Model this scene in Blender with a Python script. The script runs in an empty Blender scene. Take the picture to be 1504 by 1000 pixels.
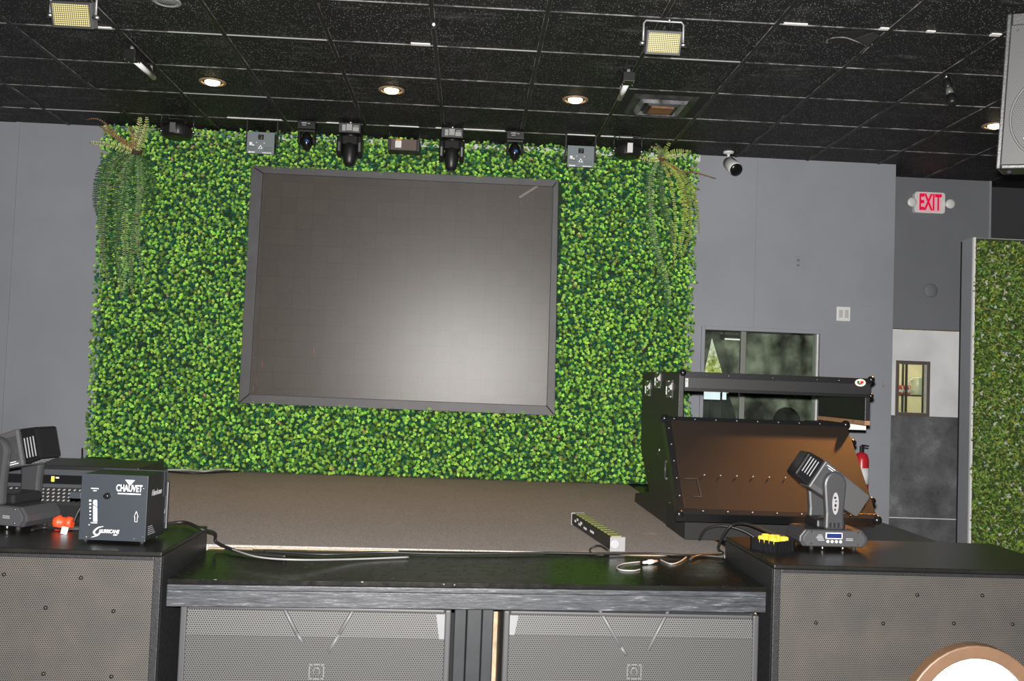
import bpy, math, random
from mathutils import Vector, Matrix, noise
random.seed(7)
PI = math.pi
sc = bpy.context.scene
COL = sc.collection

# ------------------------------------------------------------------ camera
F, YAW, PIT, ROL, CZ, HC = 1385.8, .0454, .042, .0371, 1.55, 3.493
_cy, _sy = math.cos(YAW), math.sin(YAW)
FW = Vector((_sy*math.cos(PIT), _cy*math.cos(PIT), math.sin(PIT)))
_r0 = Vector((_cy, -_sy, 0)); _u0 = _r0.cross(FW)
RT = _r0*math.cos(ROL)+_u0*math.sin(ROL); UP = -_r0*math.sin(ROL)+_u0*math.cos(ROL)
CAM = Vector((0, 0, CZ))
def ray(x, y): return RT*((x-752)/F) - UP*((y-500)/F) + FW
def onY(x, y, Y): d = ray(x, y); return CAM + d*(Y/d.y)
def onZ(x, y, Z): d = ray(x, y); return CAM + d*((Z-CZ)/d.z)
def onX(x, y, X): d = ray(x, y); return CAM + d*(X/d.x)
cd = bpy.data.cameras.new('camera'); cam = bpy.data.objects.new('camera', cd); COL.objects.link(cam)
cd.sensor_width = 36; cd.lens = F/1504*36; cd.clip_start = .05
m = Matrix((RT, UP, -FW)).transposed().to_4x4(); m.translation = CAM; cam.matrix_world = m
sc.camera = cam

# ------------------------------------------------------------------ materials
def lin(c):
    return tuple((v/255/12.92 if v/255 <= .04045 else ((v/255+.055)/1.055)**2.4) for v in c)
class NT:
    def __init__(s, name):
        s.m = bpy.data.materials.new(name); s.m.use_nodes = True
        s.t = s.m.node_tree; s.n = s.t.nodes; s.b = s.n['Principled BSDF']
    def add(s, ty, **kw):
        n = s.n.new(ty)
        for k, v in kw.items():
            setattr(n, k, v)
        return n
    def link(s, a, b): s.t.links.new(a, b)
    def math(s, op, a, b=None, c=None):
        n = s.n.new('ShaderNodeMath'); n.operation = op
        for i, v in enumerate((a, b, c)):
            if v is None: continue
            if isinstance(v, (int, float)): n.inputs[i].default_value = v
            else: s.link(v, n.inputs[i])
        return n.outputs[0]
    def obj(s):
        return s.add('ShaderNodeTexCoord').outputs['Object']
    def xyz(s):
        n = s.add('ShaderNodeSeparateXYZ'); s.link(s.obj(), n.inputs[0]); return n.outputs
    def noise(s, scale, detail=3, rough=.5, vec=None):
        n = s.add('ShaderNodeTexNoise'); n.inputs['Scale'].default_value = scale
        n.inputs['Detail'].default_value = detail; n.inputs['Roughness'].default_value = rough
        s.link(vec if vec is not None else s.obj(), n.inputs['Vector']); return n.outputs['Fac']
    def ramp(s, fac, stops):
        n = s.add('ShaderNodeValToRGB'); cr = n.color_ramp
        while len(cr.elements) < len(stops): cr.elements.new(.5)
        for e, (p, c) in zip(cr.elements, stops):
            e.position = p; e.color = (*c, 1) if len(c) == 3 else c
        s.link(fac, n.inputs[0]); return n.outputs[0]
    def mix(s, fac, a, b):
        n = s.add('ShaderNodeMix', data_type='RGBA')
        for i, v in ((0, fac), (6, a), (7, b)):
            if isinstance(v, (int, float)): n.inputs[i].default_value = v
            elif isinstance(v, tuple): n.inputs[i].default_value = (*v[:3], 1)
            else: s.link(v, n.inputs[i])
        return n.outputs[2]
    def bump(s, h, strength=.3, dist=.002):
        n = s.add('ShaderNodeBump'); n.inputs['Strength'].default_value = strength
        n.inputs['Distance'].default_value = dist
        s.link(h, n.inputs['Height']); s.link(n.outputs[0], s.b.inputs['Normal'])
    def set(s, col=None, rough=None, metal=None, spec=None):
        if col is not None:
            if isinstance(col, tuple): s.b.inputs['Base Color'].default_value = (*col[:3], 1)
            else: s.link(col, s.b.inputs['Base Color'])
        if rough is not None:
            if isinstance(rough, (int, float)): s.b.inputs['Roughness'].default_value = rough
            else: s.link(rough, s.b.inputs['Roughness'])
        if metal is not None: s.b.inputs['Metallic'].default_value = metal
        if spec is not None: s.b.inputs['Specular IOR Level'].default_value = spec
        return s.m

def M(name, col, rough=.5, metal=0, spec=.5, var=0, vscale=8, bump=0, bscale=200):
    """plain surface with a little wear: colour varies by var, fine bump"""
    t = NT(name)
    c = col
    if var:
        n = t.noise(vscale, 4, .6)
        lo = tuple(v*(1-var) for v in col); hi = tuple(min(1, v*(1+var)) for v in col)
        c = t.ramp(n, [(.3, lo), (.7, hi)])
    t.set(c, rough, metal, spec)
    if bump: t.bump(t.noise(bscale, 2), bump, .002)
    return t.m
def emit(name, col, strength):
    t = NT(name); t.set((0, 0, 0), 1); t.b.inputs['Emission Color'].default_value = (*col, 1)
    t.b.inputs['Emission Strength'].default_value = strength; return t.m
def holes(t, pitch, rad, ax=('X', 'Z')):
    """1 inside the holes of a hexagonally perforated sheet"""
    o = t.xyz(); a = o[ax[0]]; b = o[ax[1]]
    ph = pitch*1.732
    ds = []
    for off in (0, .5):
        u = t.math('SUBTRACT', t.math('FRACT', t.math('ADD', t.math('DIVIDE', a, pitch), off+100)), .5)
        v = t.math('SUBTRACT', t.math('FRACT', t.math('ADD', t.math('DIVIDE', b, ph), off+100)), .5)
        u = t.math('MULTIPLY', u, pitch); v = t.math('MULTIPLY', v, ph)
        ds.append(t.math('SQRT', t.math('ADD', t.math('MULTIPLY', u, u), t.math('MULTIPLY', v, v))))
    return t.math('LESS_THAN', t.math('MINIMUM', *ds), rad)
def grille_mat(name, col, hole, pitch, rad, ax=('X', 'Z'), dust=None, rough=.55):
    t = NT(name); h = holes(t, pitch, rad, ax)
    c = col
    if dust:
        c = t.ramp(t.noise(5, 4, .6), [(.35, col), (.7, dust)])
    t.set(t.mix(h, c, hole), rough, 0, .3); t.bump(h, .4, -.002); return t.m

# walls
def wall_mat(name, c, s=.08):
    t = NT(name); n = t.noise(1.2, 4, .6)
    t.set(t.ramp(n, [(.3, tuple(v*(1-s) for v in c)), (.7, tuple(v*(1+s) for v in c))]), .62, 0, .3)
    t.bump(t.noise(160, 3), .15, .002); return t.m
WALL = wall_mat('grey_wall_paint', (.275, .288, .32))
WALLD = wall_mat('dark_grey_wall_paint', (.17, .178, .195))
WALLB = wall_mat('charcoal_wall_paint', (.05, .052, .058))
WHITEWALL = M('bare_white_wall', (.62, .62, .62), .7, var=.1, vscale=6)
def ceiling_mat():
    t = NT('black_mineral_tile')
    v = t.add('ShaderNodeTexVoronoi'); v.inputs['Scale'].default_value = 92; t.link(t.obj(), v.inputs['Vector'])
    sp = t.math('LESS_THAN', v.outputs['Distance'], .23)
    wn = t.add('ShaderNodeTexWhiteNoise'); t.link(v.outputs['Color'], wn.inputs['Vector'])
    sp = t.math('MULTIPLY', sp, t.math('GREATER_THAN', wn.outputs['Value'], .5))
    sp = t.math('MULTIPLY', sp, t.math('MULTIPLY_ADD', t.noise(2.2, 3), .8, .05))
    c = t.mix(sp, (.013, .013, .014), (.8, .78, .76))
    sc_ = t.ramp(t.noise(3.1, 6, .65), [(.5, (0, 0, 0)), (.7, (1, 1, 1))])
    mp = t.add('ShaderNodeMapping'); mp.inputs['Scale'].default_value = (2, 9, 4); t.link(t.obj(), mp.inputs[0])
    st = t.ramp(t.noise(2, 6, .7, mp.outputs[0]), [(.48, (0, 0, 0)), (.7, (1, 1, 1))])
    scf = t.math('MULTIPLY', sc_, t.math('MULTIPLY', st, .7))
    c = t.mix(scf, c, (.16, .16, .16))
    t.set(c, .6, 0, .25); t.bump(t.noise(140, 4), .5, .004); return t.m
CEIL = ceiling_mat()
BAR = M('black_grid_bar', (.008, .008, .008), .5)
def chipped():
    t = NT('chipped_bar_edge')
    n = t.ramp(t.noise(7, 5, .7), [(.42, (.03, .03, .03)), (.68, (.34, .33, .32))])
    t.set(n, .6); return t.m
CHIP = chipped()
WHITE = M('white_plastic', (.75, .75, .74), .4)
PAINTWHITE = M('exposed_white_metal', (.85, .84, .82), .5, var=.12, vscale=30)
FADED = M('faded_paint', (.3, .3, .3), .6)
FLOOR = M('dark_concrete', (.03, .03, .03), .6, var=.2)

BLACK = M('black_plastic', (.012, .012, .013), .42)
BLACKGLOSS = M('glossy_black_plastic', (.01, .01, .011), .2)
BLACKMATTE = M('matte_black', (.008, .008, .008), .8)
BLACKWORN = M('worn_black_paint', (.022, .022, .024), .4, var=.5, vscale=30, bump=.3, bscale=120)
GREYPL = M('charcoal_plastic', (.042, .043, .047), .42, bump=.15, bscale=500)
GREYMETAL = M('grey_metal', (.32, .32, .33), .4, .3)
CHROME = M('chrome', (.75, .75, .75), .2, 1)
STEEL = M('bare_steel', (.5, .5, .5), .35, 1)
RUBBER = M('black_rubber', (.01, .01, .01), .7)
CABLE = M('black_cable', (.012, .012, .012), .5)
CABLEW = M('white_cable', (.36, .36, .355), .5)
PAPER = M('white_paper', (.8, .82, .85), .8)
def apron_mat():
    t = NT('glossy_black_painted_wood')
    n = t.noise(22, 5, .7)
    sp = t.ramp(t.noise(55, 2), [(.73, (.007, .007, .006)), (.76, (.3, .28, .24))])
    t.set(sp, t.ramp(n, [(.3, (.18, .18, .18)), (.7, (.3, .3, .3))]), 0, .45)
    mp = t.add('ShaderNodeMapping'); mp.inputs['Scale'].default_value = (6, 60, 6); t.link(t.obj(), mp.inputs[0])
    t.bump(t.noise(3, 4, .6, mp.outputs[0]), .025, .001); return t.m
APRON = apron_mat()
def edge_mat():
    t = NT('scuffed_black_edge_board')
    mp = t.add('ShaderNodeMapping'); mp.inputs['Scale'].default_value = (3, 30, 40); t.link(t.obj(), mp.inputs[0])
    n = t.noise(3, 6, .75, mp.outputs[0])
    t.set(t.ramp(n, [(.35, (.018, .019, .022)), (.58, (.055, .059, .068)), (.74, (.25, .25, .265))]), .36, 0, .5)
    t.bump(n, .3, .003); return t.m
EDGE = edge_mat()
def carpet_mat():
    t = NT('brown_loop_carpet')
    n = t.noise(240, 2, .6); l = t.noise(3, 5, .6)
    c = t.ramp(n, [(.32, (.2, .18, .17)), (.7, (.68, .615, .58))])
    c = t.mix(t.math('MULTIPLY', l, .35), c, (.28, .245, .228))
    t.set(c, .95, 0, .1); t.bump(n, .5, .004); return t.m
CARPET = carpet_mat()
WOOD = M('pale_bare_wood', (.6, .47, .3), .6, var=.2, vscale=20)
RAWWOOD_GLINT = M('raw_wood_and_warm_glint', (.36, .2, .1), .7, var=.3, vscale=30)
def leaf_mat(name, rough, spec):
    t = NT(name); a = t.add('ShaderNodeAttribute', attribute_name='Col')
    t.set(a.outputs['Color'], rough, 0, spec)
    return t.m
LEAF = leaf_mat('ivy_leaf', .45, .35); LEAF2 = leaf_mat('boxwood_leaf', .4, .35); FERN = leaf_mat('fern_leaflet', .55, .25)

# ------------------------------------------------------------------ mesh building
class MB:
    def __init__(s): s.v = []; s.f = []; s.mi = []; s.mats = []; s.cur = 0; s.sm = []; s.col = None
    def mat(s, m):
        if m not in s.mats: s.mats.append(m)
        s.cur = s.mats.index(m); return s
    def face(s, idx, smooth=False): s.f.append(idx); s.mi.append(s.cur); s.sm.append(smooth)
    def box(s, c, d, R=None):
        c = Vector(c); b = len(s.v)
        for x in (-.5, .5):
            for y in (-.5, .5):
                for z in (-.5, .5):
                    p = Vector((x*d[0], y*d[1], z*d[2]))
                    s.v.append(c + (R @ p if R else p))
        for q in ((0, 1, 3, 2), (4, 6, 7, 5), (0, 4, 5, 1), (2, 3, 7, 6), (0, 2, 6, 4), (1, 5, 7, 3)):
            s.face([b+i for i in q])
        return s
    def bx(s, x0, x1, y0, y1, z0, z1): return s.box(((x0+x1)/2, (y0+y1)/2, (z0+z1)/2), (x1-x0, y1-y0, z1-z0))
    def hexa(s, p):                      # 8 points, bottom ring then top ring
        b = len(s.v); s.v += [Vector(q) for q in p]
        for q in ((3, 2, 1, 0), (4, 5, 6, 7), (0, 1, 5, 4), (1, 2, 6, 5), (2, 3, 7, 6), (3, 0, 4, 7)): s.face([b+i for i in q])
        return s
    def prism(s, poly, d, R=None, o=(0, 0, 0)):
        """poly: points (3D); d: extrusion vector"""
        d = Vector(d); n = len(poly); b = len(s.v); o = Vector(o)
        P = [Vector(p) for p in poly]
        for q in P: s.v.append(o + (R @ q if R else q))
        for q in P: s.v.append(o + (R @ (q+d) if R else q+d))
        s.face([b+i for i in range(n)][::-1]); s.face([b+n+i for i in range(n)])
        for i in range(n): s.face([b+i, b+(i+1) % n, b+n+(i+1) % n, b+n+i])
        return s
    def ring(s, c, ax, r, n, ref=None):
        ax = ax.normalized(); t = Vector((0, 0, 1)) if abs(ax.z) < .9 else Vector((1, 0, 0))
        u = ax.cross(t).normalized() if ref is None else (ref-ax*ref.dot(ax)).normalized(); w = ax.cross(u)
        b = len(s.v)
        for i in range(n):
            a = 2*PI*i/n; s.v.append(c + u*(r*math.cos(a)) + w*(r*math.sin(a)))
        return b, u
    def tube(s, pts, r, n=8, caps=True, smooth=True):
        pts = [Vector(p) for p in pts]; R = r if isinstance(r, (list, tuple)) else [r]*len(pts)
        rings = []; ref = None
        for i, p in enumerate(pts):
            a = (pts[min(i+1, len(pts)-1)] - pts[max(i-1, 0)])
            if a.length < 1e-9: a = Vector((0, 0, 1))
            b, u = s.ring(p, a, R[i], n, ref); ref = u; rings.append(b)
        for a, b in zip(rings, rings[1:]):
            for i in range(n): s.face([a+i, a+(i+1) % n, b+(i+1) % n, b+i], smooth)
        if caps:
            s.face([rings[0]+i for i in range(n)][::-1]); s.face([rings[-1]+i for i in range(n)])
        return s
    def cyl(s, a, b, r, n=20, r2=None): return s.tube([a, b], [r, r if r2 is None else r2], n)
    def lathe(s, c, ax, prof, n=24):
        """prof: (distance along ax, radius)"""
        c = Vector(c); ax = Vector(ax).normalized()
        return s.rings([(c+ax*d, r) for d, r in prof], ax, n)
    def rings(s, pr, ax, n):
        bs = []
        for p, r in pr: bs.append(s.ring(p, ax, max(r, 1e-4), n)[0])
        for a, b in zip(bs, bs[1:]):
            for i in range(n): s.face([a+i, a+(i+1) % n, b+(i+1) % n, b+i], True)
        s.face([bs[0]+i for i in range(n)][::-1]); s.face([bs[-1]+i for i in range(n)])
        return s
    def ball(s, c, r, n=12, sq=(1, 1, 1)):
        c = Vector(c); pr = []
        b0 = len(s.v)
        for j in range(n//2+1):
            t = PI*j/(n//2)
            for i in range(n):
                a = 2*PI*i/n
                s.v.append(c+Vector((r*sq[0]*max(math.sin(t), 1e-3)*math.cos(a), r*sq[1]*max(math.sin(t), 1e-3)*math.sin(a), r*sq[2]*math.cos(t))))
        for j in range(n//2):
            for i in range(n):
                s.face([b0+j*n+i, b0+(j+1)*n+i, b0+(j+1)*n+(i+1) % n, b0+j*n+(i+1) % n], True)
        return s
    def build(s, name, parent=None, bevel=0, xf=None):
        me = bpy.data.meshes.new(name)
        V = [xf @ v for v in s.v] if xf else s.v
        me.from_pydata([tuple(v) for v in V], [], s.f)
        for mt in s.mats: me.materials.append(mt)
        me.polygons.foreach_set('material_index', s.mi); me.polygons.foreach_set('use_smooth', s.sm)
        if s.col is not None:
            ca = me.color_attributes.new('Col', 'FLOAT_COLOR', 'POINT')
            ca.data.foreach_set('color', [x for c in s.col for x in (*c, 1)])
        me.update()
        o = bpy.data.objects.new(name, me); COL.objects.link(o)
        if parent: o.parent = parent
        if bevel:
            b = o.modifiers.new('b', 'BEVEL'); b.width = bevel; b.segments = 2; b.limit_method = 'ANGLE'; b.angle_limit = math.radians(40)
        return o
def B(m): return MB().mat(m)
def tag(o, label=None, cat=None, group=None, kind=None):
    if label: o['label'] = label
    if cat: o['category'] = cat
    if group: o['group'] = group
    if kind: o['kind'] = kind
    return o
def thing(name, label, cat, loc=(0, 0, 0), rot=(0, 0, 0), group=None):
    o = bpy.data.objects.new(name, None); COL.objects.link(o); o.empty_display_size = .05
    o.location = loc; o.rotation_euler = rot
    return tag(o, label, cat, group)
def copy_tree(o, parent=None):
    c = o.copy(); COL.objects.link(c); c.parent = parent
    for ch in [x for x in bpy.data.objects if x.parent == o]: copy_tree(ch, c)
    return c
def dup(o, loc, label, rot=None):
    c = copy_tree(o); c.location = loc; c['label'] = label
    if rot: c.rotation_euler = rot
    return c
def struct(mb, name, bevel=0):
    return tag(mb.build(name, bevel=bevel), kind='structure')
def smooth(pts, n=6):
    P = [Vector(p) for p in pts]; out = []
    for i in range(len(P)-1):
        a, b, c, d = P[max(i-1, 0)], P[i], P[i+1], P[min(i+2, len(P)-1)]
        for k in range(n):
            t = k/n
            out.append(.5*((2*b)+(-a+c)*t+(2*a-5*b+4*c-d)*t*t+(-a+3*b-3*c+d)*t**3))
    return out+[P[-1]]
_FONT = None
def text(body, name, mat, size, parent, origin, right, up, extr=.0006, sx=1, bold=0, shear=0, align='CENTER'):
    """lettering as a flat mesh lying on the surface spanned by right / up"""
    cu = bpy.data.curves.new(name, 'FONT'); cu.body = body; cu.size = size; cu.extrude = extr; cu.offset = bold
    cu.shear = shear; cu.align_x = align; cu.align_y = 'CENTER'
    t = bpy.data.objects.new(name+'_tmp', cu); COL.objects.link(t)
    dg = bpy.context.evaluated_depsgraph_get(); dg.update()
    me = bpy.data.meshes.new_from_object(t.evaluated_get(dg)); bpy.data.objects.remove(t); bpy.data.curves.remove(cu)
    r = Vector(right).normalized(); u = Vector(up).normalized(); nrm = r.cross(u)
    mm = Matrix((r*sx, u, nrm)).transposed().to_4x4(); mm.translation = Vector(origin)
    me.transform(mm); me.materials.clear(); me.materials.append(mat); me.name = name
    o = bpy.data.objects.new(name, me); COL.objects.link(o); o.parent = parent
    return o
def Rx(a): return Matrix.Rotation(a, 3, 'X')
def Ry(a): return Matrix.Rotation(a, 3, 'Y')
def Rz(a): return Matrix.Rotation(a, 3, 'Z')

# ================================================================== ROOM
ZS = .74            # stage height
YB = 7.76           # back wall
struct(B(FLOOR).bx(-6, 6.5, -4, 11, -.1, 0), 'floor')
struct(B(CEIL).bx(-6, 6.5, -4, 8.6, HC, HC+.05), 'ceiling')
# T-bar grid
g = MB(); TX0, TY0, TW = -.2654, 4.8746, .61
for k in range(-9, 12):
    x = TX0+k*TW
    if not -5.9 < x < 6.4: continue
    ye = 7.75 if x < 3.5 else 8.15
    g.mat(BAR).bx(x-.011, x+.011, -3.9, ye, HC-.008, HC-.001)
    g.mat(CHIP).bx(x-.0135, x-.011, -3.9, ye, HC-.006, HC-.001); g.bx(x+.011, x+.0135, -3.9, ye, HC-.006, HC-.001)
for r in range(-14, 5):
    y = TY0+r*TW
    g.mat(BAR).bx(-5.9, 6.4, y-.009, y+.009, HC-.0075, HC-.0012)
    g.mat(CHIP).bx(-5.9, 6.4, y-.013, y-.009, HC-.0065, HC-.001)
for x0, x1, yp, w in ((335, 412, 173, .02), (480, 525, 180, .012), (572, 615, 184, .012), (681, 742, 190, .022), (834, 876, 196, .012), (880, 930, 200, .012),
                      (604, 632, 65, .03), (148, 172, 48, .02), (268, 395, 140, .0025), (60, 180, 168, .0025), (640, 648, 186, .015), (254, 478, 54, .003),
                      (984, 1090, 87, .003), (1170, 1208, 12, .02), (1285, 1300, 47, .025), (1450, 1466, 53, .03), (1240, 1300, 239, .012), (1365, 1378, 42, .02), (700, 792, 70, .0025)):
    a = onZ(x0, yp, HC); b = onZ(x1, yp, HC); yy = round((a.y+b.y)/2/TW*1-TY0/TW)*TW+TY0
    g.mat(PAINTWHITE if w > .004 else FADED).bx(min(a.x, b.x), max(a.x, b.x), yy-.012-w, yy-.010, HC-.007, HC-.0008)
struct(g, 'trim_1')
# back wall with window opening
WX0, WX1, WZ0, WZ1 = 1.955, 2.925, .98, 2.03
w = B(WALL)
w.bx(-3.72, WX0, YB, YB+.12, 0, HC); w.bx(WX1, 3.55, YB, YB+.12, 0, HC); w.bx(WX0, WX1, YB, YB+.12, WZ1, HC); w.bx(WX0, WX1, YB, YB+.12, 0, WZ0)
w.bx(-6, -3.72, YB+.012, YB+.12, 0, HC)
w.bx(3.43, 3.55, YB+.12, 8.3, 0, HC)
struct(w, 'wall_back')
t2 = B(WALL)
xs = onY(1112, 300, YB).x
t2.bx(xs-.006, xs+.006, YB-.006, YB, 2.03, HC); t2.bx(-3.735, -3.705, YB-.008, YB+.012, 0, HC)
struct(t2, 'trim_2')
struct(B(WHITEWALL).bx(-1.9, 1.87, YB-.02, YB-.002, 3.43, HC-.004), 'trim_3')
# recess with exit sign and door
YD = 8.2
DX0, DX1, DZ = 3.575, 4.47, onY(1360, 484, YD).z
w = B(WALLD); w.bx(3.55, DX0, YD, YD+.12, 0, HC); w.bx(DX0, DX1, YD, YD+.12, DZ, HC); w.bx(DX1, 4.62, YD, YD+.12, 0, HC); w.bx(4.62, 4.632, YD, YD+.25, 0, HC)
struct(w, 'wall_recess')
struct(B(WALLB).bx(4.7, 6.5, 8.42, 8.54, 0, HC), 'wall_far')
struct(B(WALLB).bx(-6.12, -6, -4, YB+.1, 0, HC), 'wall_left')
struct(B(WALLB).bx(6.5, 6.62, -4, 8.5, 0, HC), 'wall_right')
struct(B(WALLB).bx(-6, 6.5, -4.12, -4, 0, HC), 'wall_front')
struct(B(WALL).bx(4.605, 4.622, YD-.012, YD-.001, 0, HC), 'trim_4')

# ---- booth window
wf = B(WALL)
fw_ = .03
for a in ((WX0-.03, WX0, WZ0-.03, WZ1+.03), (WX1, WX1+.03, WZ0-.03, WZ1+.03), (WX0, WX1, WZ1, WZ1+.03), (WX0, WX1, WZ0-.03, WZ0)):
    wf.bx(a[0], a[1], YB-.02, YB+.002, a[2], a[3])
win = tag(wf.build('window_1', bevel=.003), kind='structure')
MULL = M('grey_green_mullion', (.2, .21, .19), .5)
xm = onY(1091, 520, YB+.05).x
B(MULL).bx(xm-.022, xm+.022, YB+.035, YB+.075, WZ0, WZ1).build('mullion', win, .003)
rv = B(WHITE).bx(WX1-.012, WX1, YB+.02, YB+.115, WZ0, WZ1)
rv.build('jamb', win)
def glass_mat():
    t = NT('window_glass'); n = t.n; n.remove(t.b)
    tr = t.add('ShaderNodeBsdfTransparent'); tr.inputs[0].default_value = (.85, .9, .86, 1)
    gl = t.add('ShaderNodeBsdfGlossy'); gl.inputs['Roughness'].default_value = .03
    df = t.add('ShaderNodeBsdfDiffuse'); df.inputs[0].default_value = (.3, .32, .28, 1)
    m1 = t.add('ShaderNodeMixShader'); m2 = t.add('ShaderNodeMixShader')
    lw = t.add('ShaderNodeLayerWeight'); lw.inputs[0].default_value = .15
    t.link(lw.outputs['Fresnel'], m1.inputs[0]); t.link(tr.outputs[0], m1.inputs[1]); t.link(gl.outputs[0], m1.inputs[2])
    d = t.ramp(t.noise(6, 4), [(.35, (.0, .0, .0)), (.8, (.12, .12, .12))]); t.link(d, m2.inputs[0])
    t.link(m1.outputs[0], m2.inputs[1]); t.link(df.outputs[0], m2.inputs[2])
    t.link(m2.outputs[0], n['Material Output'].inputs[0]); return t.m
GLASS = glass_mat()
B(GLASS).bx(WX0, xm-.022, YB+.05, YB+.055, WZ0, WZ1).build('pane', win)
B(GLASS).bx(xm+.022, WX1-.012, YB+.05, YB+.055, WZ0, WZ1).build('pane', win)
# booth behind the window
bw = B(WALLB); bw.bx(1.5, 3.43, 9.3, 9.4, 0, HC); bw.bx(1.4, 1.5, YB+.12, 9.4, 0, HC)
struct(bw, 'wall_booth')
def drape():
    t = NT('mottled_drape'); n = t.noise(4.2, 3, .5)
    c = t.ramp(n, [(.34, (.014, .014, .012)), (.47, (.17, .172, .14)), (.68, (.56, .56, .47))])
    t.set(c, .9); return t.m
DRAPE = drape()
YC = 8.75
P_ = [(1034, 545), (1041, 505), (1046, 493), (1051, 505), (1062, 545)]
a_ = onY(1014, 640, YC); b_ = onY(1046, 493, YC); c_ = onY(1090, 640, YC)
mb = B(DRAPE)
def wave(x): return .02*math.sin(x*32)
def drape_sheet(mb, xl, xr, z0, z1, n=60):
    b = len(mb.v)
    for i in range(n+1):
        t = i/n
        for z, f in ((z0, 0), (z1, 1)):
            xa = xl(f); xb = xr(f); x = xa+(xb-xa)*t
            mb.v.append(Vector((x, YC+wave(x), z)))
            mb.v.append(Vector((x, YC+.012+wave(x), z)))
    for i in range(n):
        k = b+i*4
        mb.face([k, k+4, k+6, k+2]); mb.face([k+1, k+3, k+7, k+5])
    for k in (b, b+n*4): mb.face([k, k+2, k+3, k+1])
    for o in (0, 2):
        for i in range(n):
            k = b+i*4+o; mb.face([k, k+1, k+5, k+4])
zt = 2.5
sl = (b_.x-a_.x)/(b_.z-a_.z); sr = (c_.x-b_.x)/(b_.z-c_.z)
drape_sheet(mb, lambda f: 1.52, lambda f: a_.x + sl*(.6-a_.z) if f == 0 else b_.x, .6, b_.z, 20)
d1 = mb.build('drape'); tag(d1, 'mottled drape at the left edge of the booth behind the window', 'curtain')
mb = B(DRAPE)
YC += .03
drape_sheet(mb, lambda f: c_.x - sr*(.6-c_.z) if f == 0 else b_.x, lambda f: 3.4, .6, b_.z, 60)
drape_sheet(mb, lambda f: 1.52, lambda f: 3.4, b_.z, zt, 60)
d2 = mb.build('drape'); tag(d2, 'wide mottled grey-green drape hanging behind the booth window', 'curtain')
def outdoors():
    t = NT('daylit_foliage_view'); n = t.noise(30, 5, .7)
    c = t.ramp(n, [(.35, (.06, .1, .01)), (.5, (.5, .55, .1)), (.65, (1, 1, .8))])
    z = t.xyz()['Z']; k = t.math('MULTIPLY_ADD', z, 4.2, -7.6)
    kc = t.add('ShaderNodeClamp'); t.link(k, kc.inputs[0])
    c = t.mix(t.math('MULTIPLY', kc.outputs[0], .8), c, (.95, 1, .97))
    t.set((0, 0, 0), 1); t.link(c, t.b.inputs['Emission Color']); t.b.inputs['Emission Strength'].default_value = 1.0; return t.m
dw = B(M('dark_frame', (.03, .03, .03), .5)).bx(1.75, 3.0, 9.26, 9.3, 1.44, 1.5).bx(1.75, 3.0, 9.26, 9.3, 2.2, 2.26).bx(1.75, 1.81, 9.26, 9.3, 1.5, 2.2).bx(2.94, 3, 9.26, 9.3, 1.5, 2.2)
w2 = tag(dw.build('window_2'), kind='structure')
B(outdoors()).bx(1.81, 2.94, 9.28, 9.29, 1.5, 2.2).build('pane', w2)
# glow panels added for a bright patch behind the glass, tube lamp, office chair
ADDED_GLOW = emit('added_glow', (.82, .9, 1), 1.4)
for x0, x1, lb in ((1034, 1057.5, 'wide added bluish-white glow panel in the booth behind the left window pane'), (1061, 1066.5, 'narrow added glow panel right beside the wide one in the booth')):
    YM = 8.1 if x1 < 1060 else 8.14
    p = onY(x0, 574, YM); q = onY(x1, 587, YM); w_ = q.x-p.x; cx_ = (p.x+q.x)/2
    t = thing('added_glow_panel', lb, 'added_glow_panel', (cx_, YM, 0), group='added glow panels in the booth')
    B(ADDED_GLOW).bx(-w_/2, w_/2, -.003, 0, q.z, p.z+.03).build('screen', t)  # glowing face of the added panel
    B(BLACK).bx(-w_/2-.004, w_/2+.004, .0005, .03, q.z-.006, p.z+.036).build('case', t)
    B(BLACK).bx(-.012, .012, .008, .025, .02, q.z-.0065).bx(-.05 if w_ > .1 else -.015, .05 if w_ > .1 else .015, -.03, .07, 0, .02).build('stand', t)
p = onY(1064, 496, 8.6); q = onY(1087, 498, 8.6)
tl = thing('tube_lamp', 'thin lit tube lamp high inside the booth behind the left pane', 'lamp', (p.x-.1, 8.6, p.z-.01))
B(emit('tube_glow', (1, 1, .92), 1.2)).cyl((.1, 0, 0), (.1+q.x-p.x, 0, -.002), .007, 10).build('tube', tl)
B(BLACK).bx(.07, .13+q.x-p.x, -.01, .03, .012, .04).bx(.07, .1, -.008, .02, -.01, .012).build('housing', tl)
B(BLACK).cyl((.1, .01, .04), (.1, .01, HC-p.z+.01), .004).build('hanger', tl)
p = onY(1156, 612, 8.3)
oc = thing('office_chair', 'black round-backed office chair seen behind the right booth window pane', 'chair', (p.x, 8.3, 0))
B(M('black_mesh_fabric', (.008, .008, .008), .9)).lathe((0, .04, p.z-.04), (0, -1, 0), [(0, .02), (.005, .09), (.03, .125), (.06, .1), (.07, .02)], 24).build('backrest', oc)
B(BLACK).ball((0, .1, .72), .24, 16, (1, 1, .15)).build('seat', oc)
B(BLACK).tube(smooth([(0, .05, .72), (0, -.1, .75), (0, 0, p.z-.1)]), .02).build('back_post', oc)
b = B(BLACK).cyl((0, .1, .1), (0, .1, .7), .03)
for i in range(5):
    a = i*2*PI/5; b.box((.14*math.cos(a), .1+.14*math.sin(a), .08), (.28, .04, .03), Rz(a)); b.ball((.27*math.cos(a), .1+.27*math.sin(a), .032), .03, 8)
b.build('base', oc)

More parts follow.
